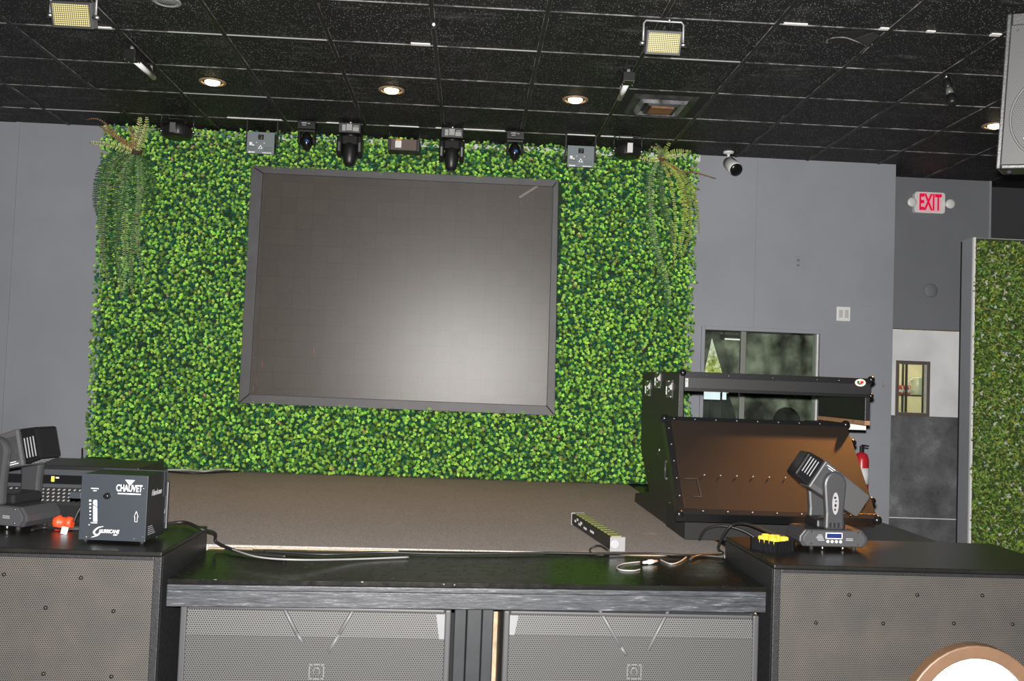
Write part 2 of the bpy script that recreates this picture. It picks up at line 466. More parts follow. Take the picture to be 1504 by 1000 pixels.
# ---- door in the recess
def steel():
    t = NT('pale_brushed_door'); n = t.noise(2.5, 4)
    t.set(t.ramp(n, [(.3, (.66, .67, .69)), (.7, (.88, .89, .9))]), .45, 0, .5); t.bump(t.noise(90, 3), .2, .002); return t.m
DOORW = steel()
def kick():
    t = NT('scuffed_dark_kick_plate'); n = t.noise(4, 6, .72); s = t.noise(30, 5, .8)
    c = t.ramp(n, [(.32, (.075, .078, .083)), (.58, (.16, .165, .172)), (.75, (.3, .3, .31))])
    c = t.mix(t.ramp(s, [(.66, (0, 0, 0)), (.72, (.6, .6, .6))]), c, (.4, .4, .4)); t.set(c, .5, .1); return t.m
KICK = kick()
YDf = YD+.02
zk = onY(1350, 611, YDf).z; zl = onY(1350, 761, YDf).z
gx0, gx1 = onY(1319.5, 570, YDf).x, onY(1360.5, 570, YDf).x; gz1, gz0 = onY(1340, 535, YDf).z, onY(1340, 606, YDf).z
d = B(DOORW)
for q in ((DX0+.005, gx0, 0, DZ-.008), (gx1, DX1-.005, 0, DZ-.008), (gx0, gx1, gz1, DZ-.008), (gx0, gx1, 0, gz0)): d.bx(q[0], q[1], YDf, YDf+.045, q[2], q[3])
door = tag(d.build('door_1'), kind='structure')
B(KICK).bx(DX0+.012, DX1-.012, YDf-.004, YDf-.0002, zl+.004, zk).bx(DX0+.012, DX1-.012, YDf-.004, YDf-.0002, .02, zl-.004).build('kick_plate', door, .001)
WF = M('brown_window_frame', (.11, .092, .08), .5)
f_ = B(WF)
for q in ((gx0-.028, gx0, gz0-.03, gz1+.03), (gx1, gx1+.028, gz0-.03, gz1+.03), (gx0, gx1, gz1, gz1+.03), (gx0, gx1, gz0-.03, gz0)): f_.bx(q[0], q[1], YDf-.012, YDf-.0005, q[2], q[3])
f_.build('window_frame', door, .002)
B(GLASS).bx(gx0, gx1, YDf+.02, YDf+.025, gz0, gz1).build('pane', door)
B(BLACK).bx(DX0+.12, DX0+.128, YDf-.006, YDf, DZ-.17, DZ-.13).bx(DX0+.016, DX0+.026, YDf-.006, YDf, zk-.13, zk-.05).build('scuff', door)
# lit pantry behind the door
CREAM = M('cream_wall', (.72, .66, .5), .8)
pw = B(CREAM); pw.bx(3.2, 5.2, 9.7, 9.8, 0, 2.9); pw.bx(3.45, 3.55, YD+.12, 9.7, 0, 2.9); pw.bx(5.1, 5.2, YD+.3, 9.7, 0, 2.9); pw.bx(3.2, 5.2, YD+.12, 9.8, 2.9, 3)
struct(pw, 'wall_pantry')
YSH = 8.75
zs_ = onY(1337, 577, YSH).z
sx0, sx1 = onY(1331, 560, YSH).x, onY(1356, 560, YSH).x
sh = thing('wire_shelf', 'black wire shelf with two uprights behind the door window', 'shelf', (sx0, YSH, 0))
B(BLACK).cyl((.0, 0, 0), (0, 0, 2.3), .012, 10).build('upright', sh); B(BLACK).cyl((sx1-sx0, 0, 0), (sx1-sx0, 0, 2.3), .012, 10).build('upright', sh)
b = B(BLACK).bx(-.18, sx1-sx0+.04, -.012, .012, zs_-.03, zs_-.018)
for i in range(9): b.bx(-.18, sx1-sx0+.04, .02+i*.05, .03+i*.05, zs_-.03, zs_-.018)
b.bx(-.18, -.17, 0, .44, zs_-.03, zs_-.018).bx(sx1-sx0+.02, sx1-sx0+.03, 0, .44, zs_-.03, zs_-.018)
b.build('shelf_rack', sh)
b = B(BLACK).cyl((0, .42, 0), (0, .42, 2.3), .012, 10).build('upright', sh); B(BLACK).cyl((sx1-sx0, .42, 0), (sx1-sx0, .42, 2.3), .012, 10).build('upright', sh)
RED = M('red_glaze', (.55, .05, .06), .35)
def mug(x, label):
    p = onY(x, 576, YSH+.06)
    t = thing('mug', label, 'mug', (p.x, YSH+.06, zs_-.016), group='red and white mugs on the pantry shelf')
    B(RED).lathe((0, 0, 0), (0, 0, 1), [(0, .03), (.003, .034), (.085, .036), (.085, .032), (.01, .03)], 20).build('cup', t)
    h = B(WHITE).tube([(0, -.036-.024*math.sin(a), .045+.03*math.cos(a)) for a in [PI*i/10 for i in range(11)]], .005, 6)
    h.build('handle', t)
    B(WHITE).lathe((0, 0, .02), (0, 0, 1), [(0, .0362), (.025, .0366), (.025, .034), (0, .034)], 20).build('band', t)
mug(1322, 'red and white mug at the left end of the shelf behind the door'); mug(1331.8, 'red and white mug between its twin and the glass pitcher')
p = onY(1346, 576, YSH+.1)
PALEGL = M('frosted_pitcher_glass', (.75, .75, .6), .25)
t = thing('pitcher', 'pale glass pitcher with a curved handle on the shelf behind the door', 'pitcher', (p.x+.02, YSH+.12, zs_-.016))
B(PALEGL).lathe((0, 0, 0), (0, 0, 1), [(0, .05), (.01, .058), (.1, .055), (.16, .062), (.165, .06), (.1, .052), (.01, .05)], 24).build('jug', t)
B(WHITE).tube([(-.055-.045*math.sin(a), -.02, .09+.055*math.cos(a)) for a in [PI*i/12 for i in range(13)]], .009, 8).build('handle', t)

# ================================================================== EXIT SIGN, WALL FITTINGS
p = onY(1366, 297.5, YD-.05)
ex = thing('exit_sign', 'white EXIT sign with red letters and two lamp heads above the door', 'sign', (p.x, YD, p.z))
sw, shh = 47/F*8.15, 32/F*8.15
b = B(WHITE)
def rrect(w, h, r, y, n=5):
    pts = []
    for cx, cz, a0 in ((w/2-r, h/2-r, 0), (-w/2+r, h/2-r, 90), (-w/2+r, -h/2+r, 180), (w/2-r, -h/2+r, 270)):
        for i in range(n+1):
            a = math.radians(a0+90*i/n); pts.append((cx+r*math.cos(a), y, cz+r*math.sin(a)))
    return pts
b.prism(rrect(sw, shh, .025, -.05), (0, .048, 0)).build('housing', ex, .003)
B(emit('exit_face_glow', (1, .62, .66), .55)).prism(rrect(sw*.72, shh*.9, .008, -.053), (0, .003, 0)).build('face_panel', ex)
REDL = emit('exit_red', (.8, .0, .05), .9)
tt = text('EXIT', 'letters', REDL, .2, ex, (.0, -.054, -.004), (1, 0, 0), (0, 0, 1), sx=.5, bold=.006)
for s_ in (-1, 1):
    h = B(WHITE).lathe((s_*(sw/2+.035), -.045, -.008), (0, -1, 0), [(-.01, .02), (0, .037), (.03, .042), (.035, .038), (.037, .01)], 20)
    h.cyl((s_*(sw/2-.01), -.03, -.005), (s_*(sw/2+.02), -.03, -.006), .012)
    h.build('lamp_head', ex)
p = onY(1238.5, 461, YB)
ls = thing('light_switch', 'white double light switch plate on the grey wall near the door', 'switch', (p.x, YB, p.z))
B(WHITE).bx(-.058, .058, -.007, 0, -.06, .06).build('plate', ls, .003)
for s_ in (-1, 1): B(M('ivory_rocker', (.5, .5, .48), .5)).bx(s_*.024-.017, s_*.024+.017, -.012, -.0072, -.033, .033).build('rocker', ls, .002)
p = onY(1275.5, 460.5, YB)
tag(B(WALL).bx(p.x-.033, p.x+.033, YB-.006, YB, p.z-.058, p.z+.058).build('blank_plate', bevel=.002), 'grey painted blank wall plate right of the white light switch', 'wall plate')
p = onY(1172, 386, YB)
t = thing('wall_outlet', 'small grey painted outlet high on the wall right of the ivy', 'outlet', (p.x, YB, p.z))
B(WALL).bx(-.03, .03, -.006, 0, -.052, .052).build('plate', t, .002)
B(WALLD).bx(-.012, .012, -.0075, -.0062, .01, .032).bx(-.012, .012, -.0075, -.0062, -.032, -.01).build('socket', t)
p = onY(20, 585, YB)
t = thing('wall_outlet', 'small grey outlet on the wall at the far left', 'outlet', (p.x, YB+.012, p.z))
B(WALLD).bx(-.035, .035, -.006, 0, -.058, .058).build('plate', t, .002)
B(WALLB).bx(-.012, .012, -.0075, -.0062, .01, .032).bx(-.012, .012, -.0075, -.0062, -.032, -.01).build('socket', t)
p = onY(1366.5, 427, YD)
tag(B(WALLD).lathe((p.x, YD, p.z), (0, -1, 0), [(0, .06), (.008, .062), (.014, .056), (.016, .01)], 32).build('round_cover'), 'round grey painted cover plate above the door', 'wall plate')

# bullet camera
p = onZ(1068, 231, HC); 
c0 = onY(1072, 240, 7.55); c1 = onY(1086, 254, 7.38)
bc = thing('security_camera', 'white bullet security camera at the ceiling right of the ivy', 'camera', (c0.x, c0.y, HC))
r0 = c0-Vector((c0.x, c0.y, HC)); r1 = c1-Vector((c0.x, c0.y, HC)); ax = (r1-r0).normalized()
B(WHITE).tube([(0, .05, -.002), (0, .05, -.03), r0+Vector((0, .02, .0))], .012, 8).lathe((0, .05, 0), (0, 0, -1), [(0.001, .045), (.015, .042), (.02, .02)], 20).build('mount', bc)
B(WHITE).lathe(r0-ax*.03, ax, [(0, .02), (.01, .052), (.14, .056), (.16, .05)], 24).build('body', bc)
B(BLACKGLOSS).lathe(r0+ax*.13, ax, [(0, .05), (.012, .052), (.02, .047), (.021, .01)], 24).build('lens_face', bc)

# ================================================================== IVY WALL AND SCREEN
YS = 7.60
SC = {k: onY(x, y, YS) for k, (x, y) in dict(tl=(369, 243), tr=(820.5, 263.5), br=(815, 610.5), bl=(350, 592)).items()}
SI = {k: onY(x, y, YS) for k, (x, y) in dict(tl=(386, 254), tr=(812.5, 274), br=(803, 596), bl=(366, 579)).items()}
scx = thing('video_wall', 'large grey LED video wall framed in dark boards on the ivy', 'screen', (SC['bl'].x, YS, SC['bl'].z))
O = Vector((SC['bl'].x, YS, SC['bl'].z))
def screen_mat():
    t = NT('led_module_face'); o = t.xyz()
    u = t.math('DIVIDE', o['X'], .128); v = t.math('DIVIDE', o['Z'], .128)
    cb = t.add('ShaderNodeCombineXYZ'); t.link(t.math('FLOOR', u), cb.inputs[0]); t.link(t.math('FLOOR', v), cb.inputs[2])
    wn = t.add('ShaderNodeTexWhiteNoise'); t.link(cb.outputs[0], wn.inputs['Vector'])
    fu = t.math('ABSOLUTE', t.math('SUBTRACT', t.math('FRACT', u), .5)); fv = t.math('ABSOLUTE', t.math('SUBTRACT', t.math('FRACT', v), .5))
    ln = t.math('GREATER_THAN', t.math('MAXIMUM', fu, fv), .483)
    n2 = t.ramp(t.noise(420, 2), [(.25, (.6, .6, .6)), (.75, (1.4, 1.4, 1.4))])
    c = t.ramp(wn.outputs['Value'], [(0, (.07, .06, .054)), (1, (.076, .066, .059))])
    mx = t.add('ShaderNodeMix', data_type='RGBA', blend_type='MULTIPLY'); mx.inputs[0].default_value = 1
    t.link(c, mx.inputs[6]); t.link(n2, mx.inputs[7])
    t.set(t.mix(t.math('MULTIPLY', ln, .35), mx.outputs[2], (.035, .03, .028)), .31, 0, .36)
    nb = t.noise(300, 2); t.bump(nb, .5, .001); return t.m
sp = B(screen_mat()).prism([SI[k]-O+Vector((0, .02, 0)) for k in ('bl', 'br', 'tr', 'tl')], (0, .1, 0)); sp.build('panel', scx)
FR = M('dark_grey_frame_board', (.075, .074, .08), .5, var=.15, vscale=7)
for a, b in (('tl', 'tr'), ('tr', 'br'), ('br', 'bl'), ('bl', 'tl')):
    q = [SC[a]-O, SC[b]-O, SI[b]-O, SI[a]-O]
    mid = sum((v for v in q), Vector())/4
    q = [mid+(v-mid)*.998 for v in q]
    B(FR).prism([v+Vector((0, 0, 0)) for v in q][::-1], (0, .11, 0)).build('frame_board', scx, .004)
RS = M('red_stuck_pixels', (.25, .06, .05), .5)
b = B(RS)
for x, y, h in ((385, 535, 10), (377, 560, 8), (461, 515, 10), (372, 570, 6)):
    p = onY(x, y, YS+.019)-O; b.bx(p.x-.002, p.x+.002, .0186, .0198, p.z-h*.003, p.z+h*.003)
b.build('pixel_streak', scx)
b = B(M('pale_smear', (.2, .19, .18), .6)); a1 = onY(762, 288, YS)-O; a2 = onY(789, 271, YS)-O
dd = Vector((a2.z-a1.z, 0, -(a2.x-a1.x))).normalized()*.018
b.prism([a1+Vector((0, .0185, 0)), a2+Vector((0, .0185, 0)), a2+dd+Vector((0, .0185, 0)), a1+dd+Vector((0, .0185, 0))], (0, .001, 0)); b.build('smear', scx)

def leaf(mb, p, d, n, L, W, c, fold=.25):
    """one leaf: base p, direction d, facing n"""
    s = d.cross(n).normalized(); b = len(mb.v)
    pts = [p, p+d*(L*.4)+s*W*.5+n*(W*fold), p+d*(L*.75)+s*W*.36+n*(W*fold*.7), p+d*L-n*(L*.08), p+d*(L*.75)-s*W*.36+n*(W*fold*.7), p+d*(L*.4)-s*W*.5+n*(W*fold)]
    mb.v += pts; mb.col += [c]*6
    mb.face([b, b+1, b+2, b+3]); mb.face([b, b+3, b+4, b+5])
IVX0, IVX1 = onY(133, 560, 7.62).x, onY(1014, 560, 7.62).x
IVZ0, IVZ1 = ZS+.01, 3.45
iv = thing('ivy_panel_wall', 'tall artificial ivy backdrop of two-tone green leaves behind the stage', 'green wall', ((IVX0+IVX1)/2, 7.7, ZS))
B(M('dark_green_backing', (.012, .03, .012), .9)).bx(IVX0-(IVX0+IVX1)/2+.03, IVX1-(IVX0+IVX1)/2-.03, -.02, .035, .003, IVZ1-ZS-.02).build('backing_mesh', iv)
fo = B(LEAF); fo.col = []
rnd = random.Random(3)
hx0, hx1 = max(SC['bl'].x, SC['tl'].x)+.005, SC['br'].x-.005; hz0, hz1 = SC['br'].z+.02, SC['tl'].z-.015
step = .029
nx = int((IVX1-IVX0)/step); nz = int((IVZ1-IVZ0)/step)
ivc = (IVX0+IVX1)/2
for i in range(nx+1):
    for j in range(nz+1):
        x = IVX0+i*step+rnd.uniform(-.014, .014); z = IVZ0+.015+j*step+rnd.uniform(-.014, .014)
        if hx0 < x < hx1 and hz0 < z < hz1: continue
        x -= ivc; z -= ZS
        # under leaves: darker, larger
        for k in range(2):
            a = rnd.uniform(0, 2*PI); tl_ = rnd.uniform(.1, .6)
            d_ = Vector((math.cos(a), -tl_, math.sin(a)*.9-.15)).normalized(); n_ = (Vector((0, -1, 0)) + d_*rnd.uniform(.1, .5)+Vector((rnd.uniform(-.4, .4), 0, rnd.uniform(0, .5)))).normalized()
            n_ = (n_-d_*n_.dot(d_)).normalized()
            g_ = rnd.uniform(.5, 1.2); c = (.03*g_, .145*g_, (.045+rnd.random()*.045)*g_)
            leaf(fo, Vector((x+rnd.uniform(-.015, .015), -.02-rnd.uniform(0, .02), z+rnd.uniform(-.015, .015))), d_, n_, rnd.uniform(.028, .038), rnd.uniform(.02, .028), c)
        # top sprig: light
        if rnd.random() < .88:
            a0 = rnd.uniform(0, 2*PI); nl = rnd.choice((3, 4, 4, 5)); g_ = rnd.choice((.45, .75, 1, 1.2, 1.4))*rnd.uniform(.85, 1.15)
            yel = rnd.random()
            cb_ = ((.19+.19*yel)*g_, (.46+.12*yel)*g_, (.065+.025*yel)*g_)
            if rnd.random() < .006: cb_ = (.45, .3, .16)
            y0 = -.06-rnd.uniform(0, .04)
            ox, oz = rnd.uniform(-.5, .5), rnd.uniform(-.35, .6)
            for k in range(nl):
                a = a0+2*PI*k/nl+rnd.uniform(-.35, .35); tl_ = rnd.uniform(.3, 1.1)
                d_ = Vector((math.cos(a)+ox*.6, -tl_, math.sin(a)+oz*.6)).normalized()
                n_ = (Vector((0, -1, .35))-d_*.3); n_ = (n_-d_*n_.dot(d_)).normalized()
                s_ = rnd.uniform(.8, 1.15)
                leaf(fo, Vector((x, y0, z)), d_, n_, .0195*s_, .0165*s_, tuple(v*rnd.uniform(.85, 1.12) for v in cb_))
for v in fo.v: v.z = max(v.z, .003)
o = fo.build('foliage', iv); o['kind'] = 'stuff'

# right-hand boxwood partition
YP = 7.0
px0 = onY(1425, 560, YP).x; pz1 = onY(1430, 349, YP).z
hp = thing('boxwood_partition', 'tall freestanding partition of small olive boxwood leaves right of the door', 'green wall', (px0, YP, 0))
B(WALL).bx(0, 1.15, .0, .15, 0, pz1).build('board', hp)
B(M('olive_backing', (.03, .05, .015), .9)).bx(.02, 1.14, -.008, -.0005, .2, pz1-.005).build('backing_mesh', hp)
B(BLACKMATTE).bx(-.004, 1.14, .151, .165, 0, pz1-.01).build('painted_gap_shadow', hp)  # black strip painted in for the shadow line behind the partition
B(WHITE).bx(-.001, .016, -.02, .0, 0, pz1).build('edge_strip', hp)
fo = B(LEAF2); fo.col = []
for i in range(int(1.1/.021)):
    for j in range(int(pz1/.021)):
        if j*.021 < .3: continue
        x = .025+i*.021+rnd.uniform(-.01, .01); z = j*.021+rnd.uniform(-.01, .01)
        g_ = rnd.uniform(.35, 1.2); y_ = rnd.random()
        c = ((.09+.19*y_)*g_, (.21+.15*y_)*g_, (.035+.03*y_)*g_)
        if rnd.random() < .05: c = (.45, .48, .42)  # a few leaves coloured pale to look like glossy glints
        for k in range(3):
            a = rnd.uniform(0, 2*PI); d_ = Vector((math.cos(a), -rnd.uniform(.2, 1.2), math.sin(a))).normalized()
            n_ = Vector((rnd.uniform(-.5, .5), -1, rnd.uniform(-.2, .7))); n_ = (n_-d_*n_.dot(d_)).normalized()
            leaf(fo, Vector((x, -.01-rnd.uniform(0, .02), z)), d_, n_, rnd.uniform(.02, .03), rnd.uniform(.012, .018), tuple(v*rnd.uniform(.8, 1.2) for v in c))
o = fo.build('foliage', hp); o['kind'] = 'stuff'

# ferns
def frond(parent, org, px, Yd, col, wpx, dens=.017, tipc=None):
    pts = []
    n = len(px); ff = rnd.uniform(.65, 1.4); yo = rnd.uniform(-.035, .02)
    col = tuple(v*ff for v in col)
    for i, (x, y) in enumerate(px):
        t = i/(n-1)
        pts.append(onY(x, y, Yd[0]+(Yd[1]-Yd[0])*t-.06*math.sin(PI*t)+yo*t)-org)
    P = smooth(pts, 10)
    # resample
    L = [0]
    for a, b in zip(P, P[1:]): L.append(L[-1]+(b-a).length)
    tot = L[-1]; N = max(8, int(tot/dens)); mb = B(FERN); mb.col = []
    res = []
    j = 0
    for i in range(N+1):
        s = tot*min(1, (i+(rnd.uniform(-.2, .2) if 0 < i < N else 0))/N)
        while j < len(L)-2 and L[j+1] < s: j += 1
        f = (s-L[j])/max(L[j+1]-L[j], 1e-6); res.append(P[j].lerp(P[j+1], f))
    mb.tube(res[::2]+[res[-1]], .0025, 4); mb.col += [tuple(v*.7 for v in col)]*(len(mb.v)-len(mb.col))
    W = wpx/F*7.4
    for i in range(1, N):
        t = i/N; d_ = (res[min(i+1, N)]-res[i-1]).normalized()
        s = d_.cross(Vector((0, -1, 0))).normalized()
        w_ = W*min(1, t*5+.35)*(1-t**3*.8)*.85
        for sg in (-1, 1):
            dd = (s*sg+d_*rnd.uniform(.2, .55)+Vector((0, -rnd.uniform(-.1, .35), 0))).normalized()
            n_ = Vector((0, -1, .2)); n_ = (n_-dd*n_.dot(dd)).normalized()
            cc = tuple(v*rnd.uniform(.75, 1.2) for v in (tipc if tipc and t > .6 else col))
            leaf(mb, res[i], dd, n_, w_*rnd.uniform(.85, 1.1), dens*.55, cc, .1)
    return mb.build('frond', parent)
G1 = (.065, .15, .055); G2 = (.2, .29, .13); Y1 = (.5, .52, .22); Y2 = (.36, .42, .1); BR = (.3, .17, .08)
o0 = onY(198, 222, 7.55)
fn = thing('hanging_fern', 'hanging fern with long dark fronds at the left end of the ivy', 'fern', o0)
Yh = (7.55, 7.42)
for px, c, w_ in (
    ([(198, 222), (203, 195), (207, 168)], Y1, 10), ([(202, 222), (213, 195), (216, 170)], Y1, 9), ([(196, 222), (196, 200), (190, 185)], BR, 8),
    ([(196, 224), (170, 214), (132, 209)], Y1, 9), ([(196, 222), (175, 203), (152, 190)], BR, 8), ([(194, 222), (165, 196), (145, 184)], BR, 4), ([(196, 222), (150, 178), (125, 176)], BR, 3),
    ([(192, 225), (160, 232), (144, 262), (140, 300), (147, 325)], G1, 8), ([(192, 225), (165, 240), (152, 290), (149, 350), (158, 420)], G2, 9),
    ([(194, 225), (172, 240), (163, 300), (160, 360), (166, 430)], G1, 9), ([(196, 226), (178, 245), (172, 300), (173, 360), (178, 440)], G2, 9),
    ([(198, 226), (186, 250), (183, 310), (184, 370), (182, 432)], G2, 9), ([(200, 226), (196, 260), (194, 320), (192, 380), (198, 420)], G1, 8),
    ([(202, 226), (205, 260), (203, 320), (204, 370), (216, 422)], G2, 7), ([(203, 226), (214, 250), (215, 300), (210, 350)], G1, 8), ([(204, 226), (222, 250), (226, 290), (222, 330)], G1, 6),
    ([(196, 226), (160, 236), (150, 270), (150, 330), (155, 390)], G1, 9), ([(200, 226), (190, 245), (178, 300), (168, 350), (172, 400)], G1, 9), ([(200, 226), (208, 270), (198, 330), (192, 400), (196, 440)], G2, 8)):
    frond(fn, o0, px, Yh, c, w_)
B(M('fern_crown_fibre', (.05, .035, .02), .9)).ball((0, .03, 0), .05, 10).build('crown', fn)
o0 = onY(972, 234, 7.55)
fn = thing('hanging_fern', 'sparser yellow-green hanging fern at the right end of the ivy', 'fern', o0)
for px, c, w_ in (
    ([(970, 234), (980, 215), (986, 206)], Y2, 7), ([(968, 234), (958, 235), (938, 232)], Y1, 6), ([(970, 232), (966, 220), (955, 215)], Y1, 6), ([(970, 232), (972, 222), (962, 210)], G2, 6),
    ([(974, 232), (990, 222), (1016, 222)], Y2, 5), ([(974, 234), (1000, 252), (1020, 253), (1051, 262)], BR, 3), ([(976, 232), (995, 228), (1012, 226)], Y1, 5),
    ([(970, 236), (954, 250), (953, 310), (962, 370), (978, 430), (980, 460), (972, 478)], G1, 7, ), ([(970, 236), (958, 256), (957, 310), (964, 360), (980, 410), (984, 450)], G2, 7),
    ([(974, 236), (1000, 258), (1012, 300), (1012, 345), (1000, 380)], Y2, 7), ([(976, 236), (1008, 262), (1022, 300), (1027, 342)], Y2, 6), ([(974, 236), (995, 262), (1006, 310), (1000, 360), (988, 382)], Y2, 6),
    ([(972, 236), (985, 270), (992, 320), (990, 392)], Y2, 4), ([(970, 236), (972, 280), (985, 330), (988, 372)], G2, 6), ([(970, 236), (968, 270), (975, 320), (990, 340)], G1, 7)):
    frond(fn, o0, px, Yh, c, w_)
B(M('fern_crown_fibre2', (.12, .05, .03), .9)).ball((0, .03, 0), .045, 10).build('crown', fn)

# ================================================================== STAGE
def Z(p, z): return Vector((p.x, p.y, z))
aFL, aFR = onZ(246, 850, ZS), onZ(1128, 862, ZS); cL, cR = onZ(300, 804, ZS), onZ(1068, 817, ZS)
aFL.x = max(aFL.x, -1.138); cL.x = -1.138; aFR.x = 1.258; cR.x = 1.258
stg = thing('stage_platform', 'low stage with brown carpet, black apron and scuffed front board', 'stage', (0, 5.5, 0))
SO = Vector((0, 5.5, 0))
def S(p): return Vector(p)-SO
CXR = 1.335                     # right end of the carpet
yl = cL.y+(cL.x-(-2.7))*(cL.y-cR.y)/(cR.x-cL.x)
cl2 = Vector((-2.7, cL.y+.022, 0)); cr2 = Vector((CXR, cR.y+.022, 0))
b = B(CARPET).hexa([S((-2.7, cl2.y, ZS-.04)), S((CXR, cr2.y, ZS-.04)), S((CXR, 7.74, ZS-.04)), S((-2.7, 7.74, ZS-.04)), S((-2.7, cl2.y, ZS)), S((CXR, cr2.y, ZS)), S((CXR, 7.74, ZS)), S((-2.7, 7.74, ZS))])
b.build('carpet', stg)
b = B(M('satin_black_deck', (.009, .009, .01), .4, bump=.1, bscale=60)).hexa([S((CXR+.012, 4.6, ZS-.05)), S((2.66, 4.75, ZS-.05)), S((2.66, 7.74, ZS-.05)), S((CXR+.012, 7.74, ZS-.05)), S((CXR+.012, 4.6, ZS-.003)), S((2.66, 4.75, ZS-.003)), S((2.66, 7.74, ZS-.003)), S((CXR+.012, 7.74, ZS-.003))])
b.build('side_deck', stg)
B(RAWWOOD_GLINT).bx(CXR+.001, CXR+.011, cr2.y-5.5, 5.4-5.5, ZS-.03, ZS+.001).build('painted_edge_glint', stg)  # orange strip painted in for the warm lamp's glint along the carpet
# apron
BH = .019
b = B(APRON).hexa([S(Z(aFL, ZS-BH)), S(Z(aFR, ZS-BH)), S((cR.x, cR.y+.019, ZS-BH)), S((cL.x, cL.y+.019, ZS-BH)), S(Z(aFL, ZS)), S(Z(aFR, ZS)), S((cR.x, cR.y+.019, ZS)), S((cL.x, cL.y+.019, ZS))])
b.build('apron', stg, .002)
dv = (aFR-aFL).normalized(); nv = Vector((dv.y, -dv.x, 0))
zb = ZS-.104
q = [Z(aFL, 0)+nv*.004, Z(aFR, 0)+nv*.004, Z(aFR, 0)-nv*.035, Z(aFL, 0)-nv*.035]
B(EDGE).hexa([S((v.x, v.y, zb)) for v in q]+[S((v.x, v.y, ZS-.042)) for v in q]).build('front_board', stg, .003)
q = [Z(aFL, 0)+nv*.008, Z(aFR, 0)+nv*.008, Z(aFR, 0)-nv*.03, Z(aFL, 0)-nv*.03]
B(EDGE).hexa([S((v.x, v.y, ZS-.041)) for v in q]+[S((v.x, v.y, ZS-.0195)) for v in q]).build('nosing', stg, .004)
ed = (cR-cL).normalized()
for x0, x1, wd in ((298, 362, .022), (362, 440, .006), (440, 572, .012), (790, 880, .026), (880, 1060, .016)):
    u0 = cL+(cR-cL)*((x0-300)/768); u1 = cL+(cR-cL)*((x1-300)/768); pn = Vector((-ed.y, ed.x, 0))
    k = [u0-pn*wd, u1-pn*wd, u1, u0]
    B(WOOD).hexa([S(Z(v, ZS+.0005)) for v in k]+[S(Z(v, ZS+.003)) for v in k]).build('wood_strip', stg)
B(BLACKMATTE).hexa([S((-2.7, 4.5, 0)), S((2.66, 4.75, 0)), S((2.66, 4.8, 0)), S((-2.7, 4.55, 0)), S((-2.7, 4.5, ZS-.06)), S((2.66, 4.75, ZS-.06)), S((2.66, 4.8, ZS-.06)), S((-2.7, 4.55, ZS-.06))]).build('riser', stg)
B(BLACKMATTE).bx(2.62, 2.66, 4.81-5.5, 7.74-5.5, 0, ZS-.06).build('side_skirt', stg)
# centre post with ribs
pc0, pc1 = onY(666, 940, 3.86), onY(724, 940, 3.86)
POST = M('satin_black_post', (.014, .016, .019), .4, var=.25, vscale=12)
pw_ = (pc1.x-pc0.x)
b = B(POST)
for i, (f0, f1, yy) in enumerate(((0, .31, .02), (.32, .7, 0), (.71, 1, .02))):
    b.bx(pc0.x+pw_*f0, pc0.x+pw_*f1, 3.86+yy-5.5, 3.99-5.5, 0, zb-.002)
b.build('post', stg, .004)
B(M('bare_stud', (.34, .25, .16), .7, var=.5, vscale=14)).bx(onY(719, 940, 4.2).x, onY(737, 940, 4.2).x, 4.2-5.5, 4.24-5.5, 0, .62).build('stud', stg)
for (x0, y0, x1, y1) in ((246, 893, 264, 877), (1116, 899, 1124, 905)):
    a = onY(x0, y0, 3.95); c = onY(x1, y1, 3.95)
    a.x = min(max(a.x, -1.125), 1.24); c.x = min(max(c.x, -1.06), 1.245)
    B(WOOD).tube([S(a), S(c)], .006, 6).build('brace', stg)
for x0, x1, y0, y1, yy in ((1116, 1124, 887, 895, 3.97), (246, 254, 876, 882, 3.97)):
    a = onY(x0, y1, yy); c = onY(x1, y0, yy)
    sh_ = max(-1.13-a.x, 0)-max(c.x-1.25, 0); a.x += sh_; c.x += sh_
    B(M('pale_block', (.55, .48, .42), .7)).bx(a.x, c.x, yy-5.5, yy+.04-5.5, a.z, c.z).build('block', stg)

# ================================================================== SUBWOOFERS
SUBG = grille_mat('dusty_woven_grille', (.072, .068, .064), (.014, .014, .014), .0085, .0025, dust=(.1, .088, .079))
SUBB = M('textured_black_cabinet', (.018, .018, .02), .45, var=.3, vscale=60, bump=.6, bscale=150)
SUBT = M('cabinet_top_paint', (.012, .0115, .01), .33, var=.35, vscale=6, bump=.2, bscale=150)
ZT = .835
def sub(label, corner, w_, dep, h, rot, mirror=1):
    """corner: the front top corner next to the apron; the cabinet extends away from it"""
    t = thing('subwoofer', label, 'speaker', (corner.x, corner.y, 0), (0, 0, rot), group='large subwoofers flanking the stage apron')
    x0, x1 = (0, w_) if mirror > 0 else (-w_, 0)
    fr = .03
    c = B(SUBB)
    c.mat(SUBB).bx(x0, x1, .02, dep, .0, h-.019)
    c.build('cabinet', t, .004)
    B(SUBT).bx(x0, x1, .0, dep, h-.018, h).build('top_panel', t, .005)
    b = B(SUBB)
    b.bx(x0, x0+fr, 0, .0195, 0, h-.019); b.bx(x1-fr, x1, 0, .0195, 0, h-.019); b.bx(x0+fr, x1-fr, 0, .0195, 0, fr); b.bx(x0+fr, x1-fr, .0, .0195, h-.034, h-.019)
    b.build('front_rim', t, .003)
    B(SUBG).bx(x0+fr+.001, x1-fr-.001, .006, .0192, fr+.001, h-.0345).build('grille', t)
    for (bxp, bz) in BOLTS[mirror]:
        B(BLACK).lathe((bxp, .006, bz), (0, -1, 0), [(0, .008), (.004, .0075), (.007, .004), (.008, .001)], 10).build('bolt', t)
    return t
cLs = onZ(238, 811, ZT); cRs = onZ(1137, 829, ZT)
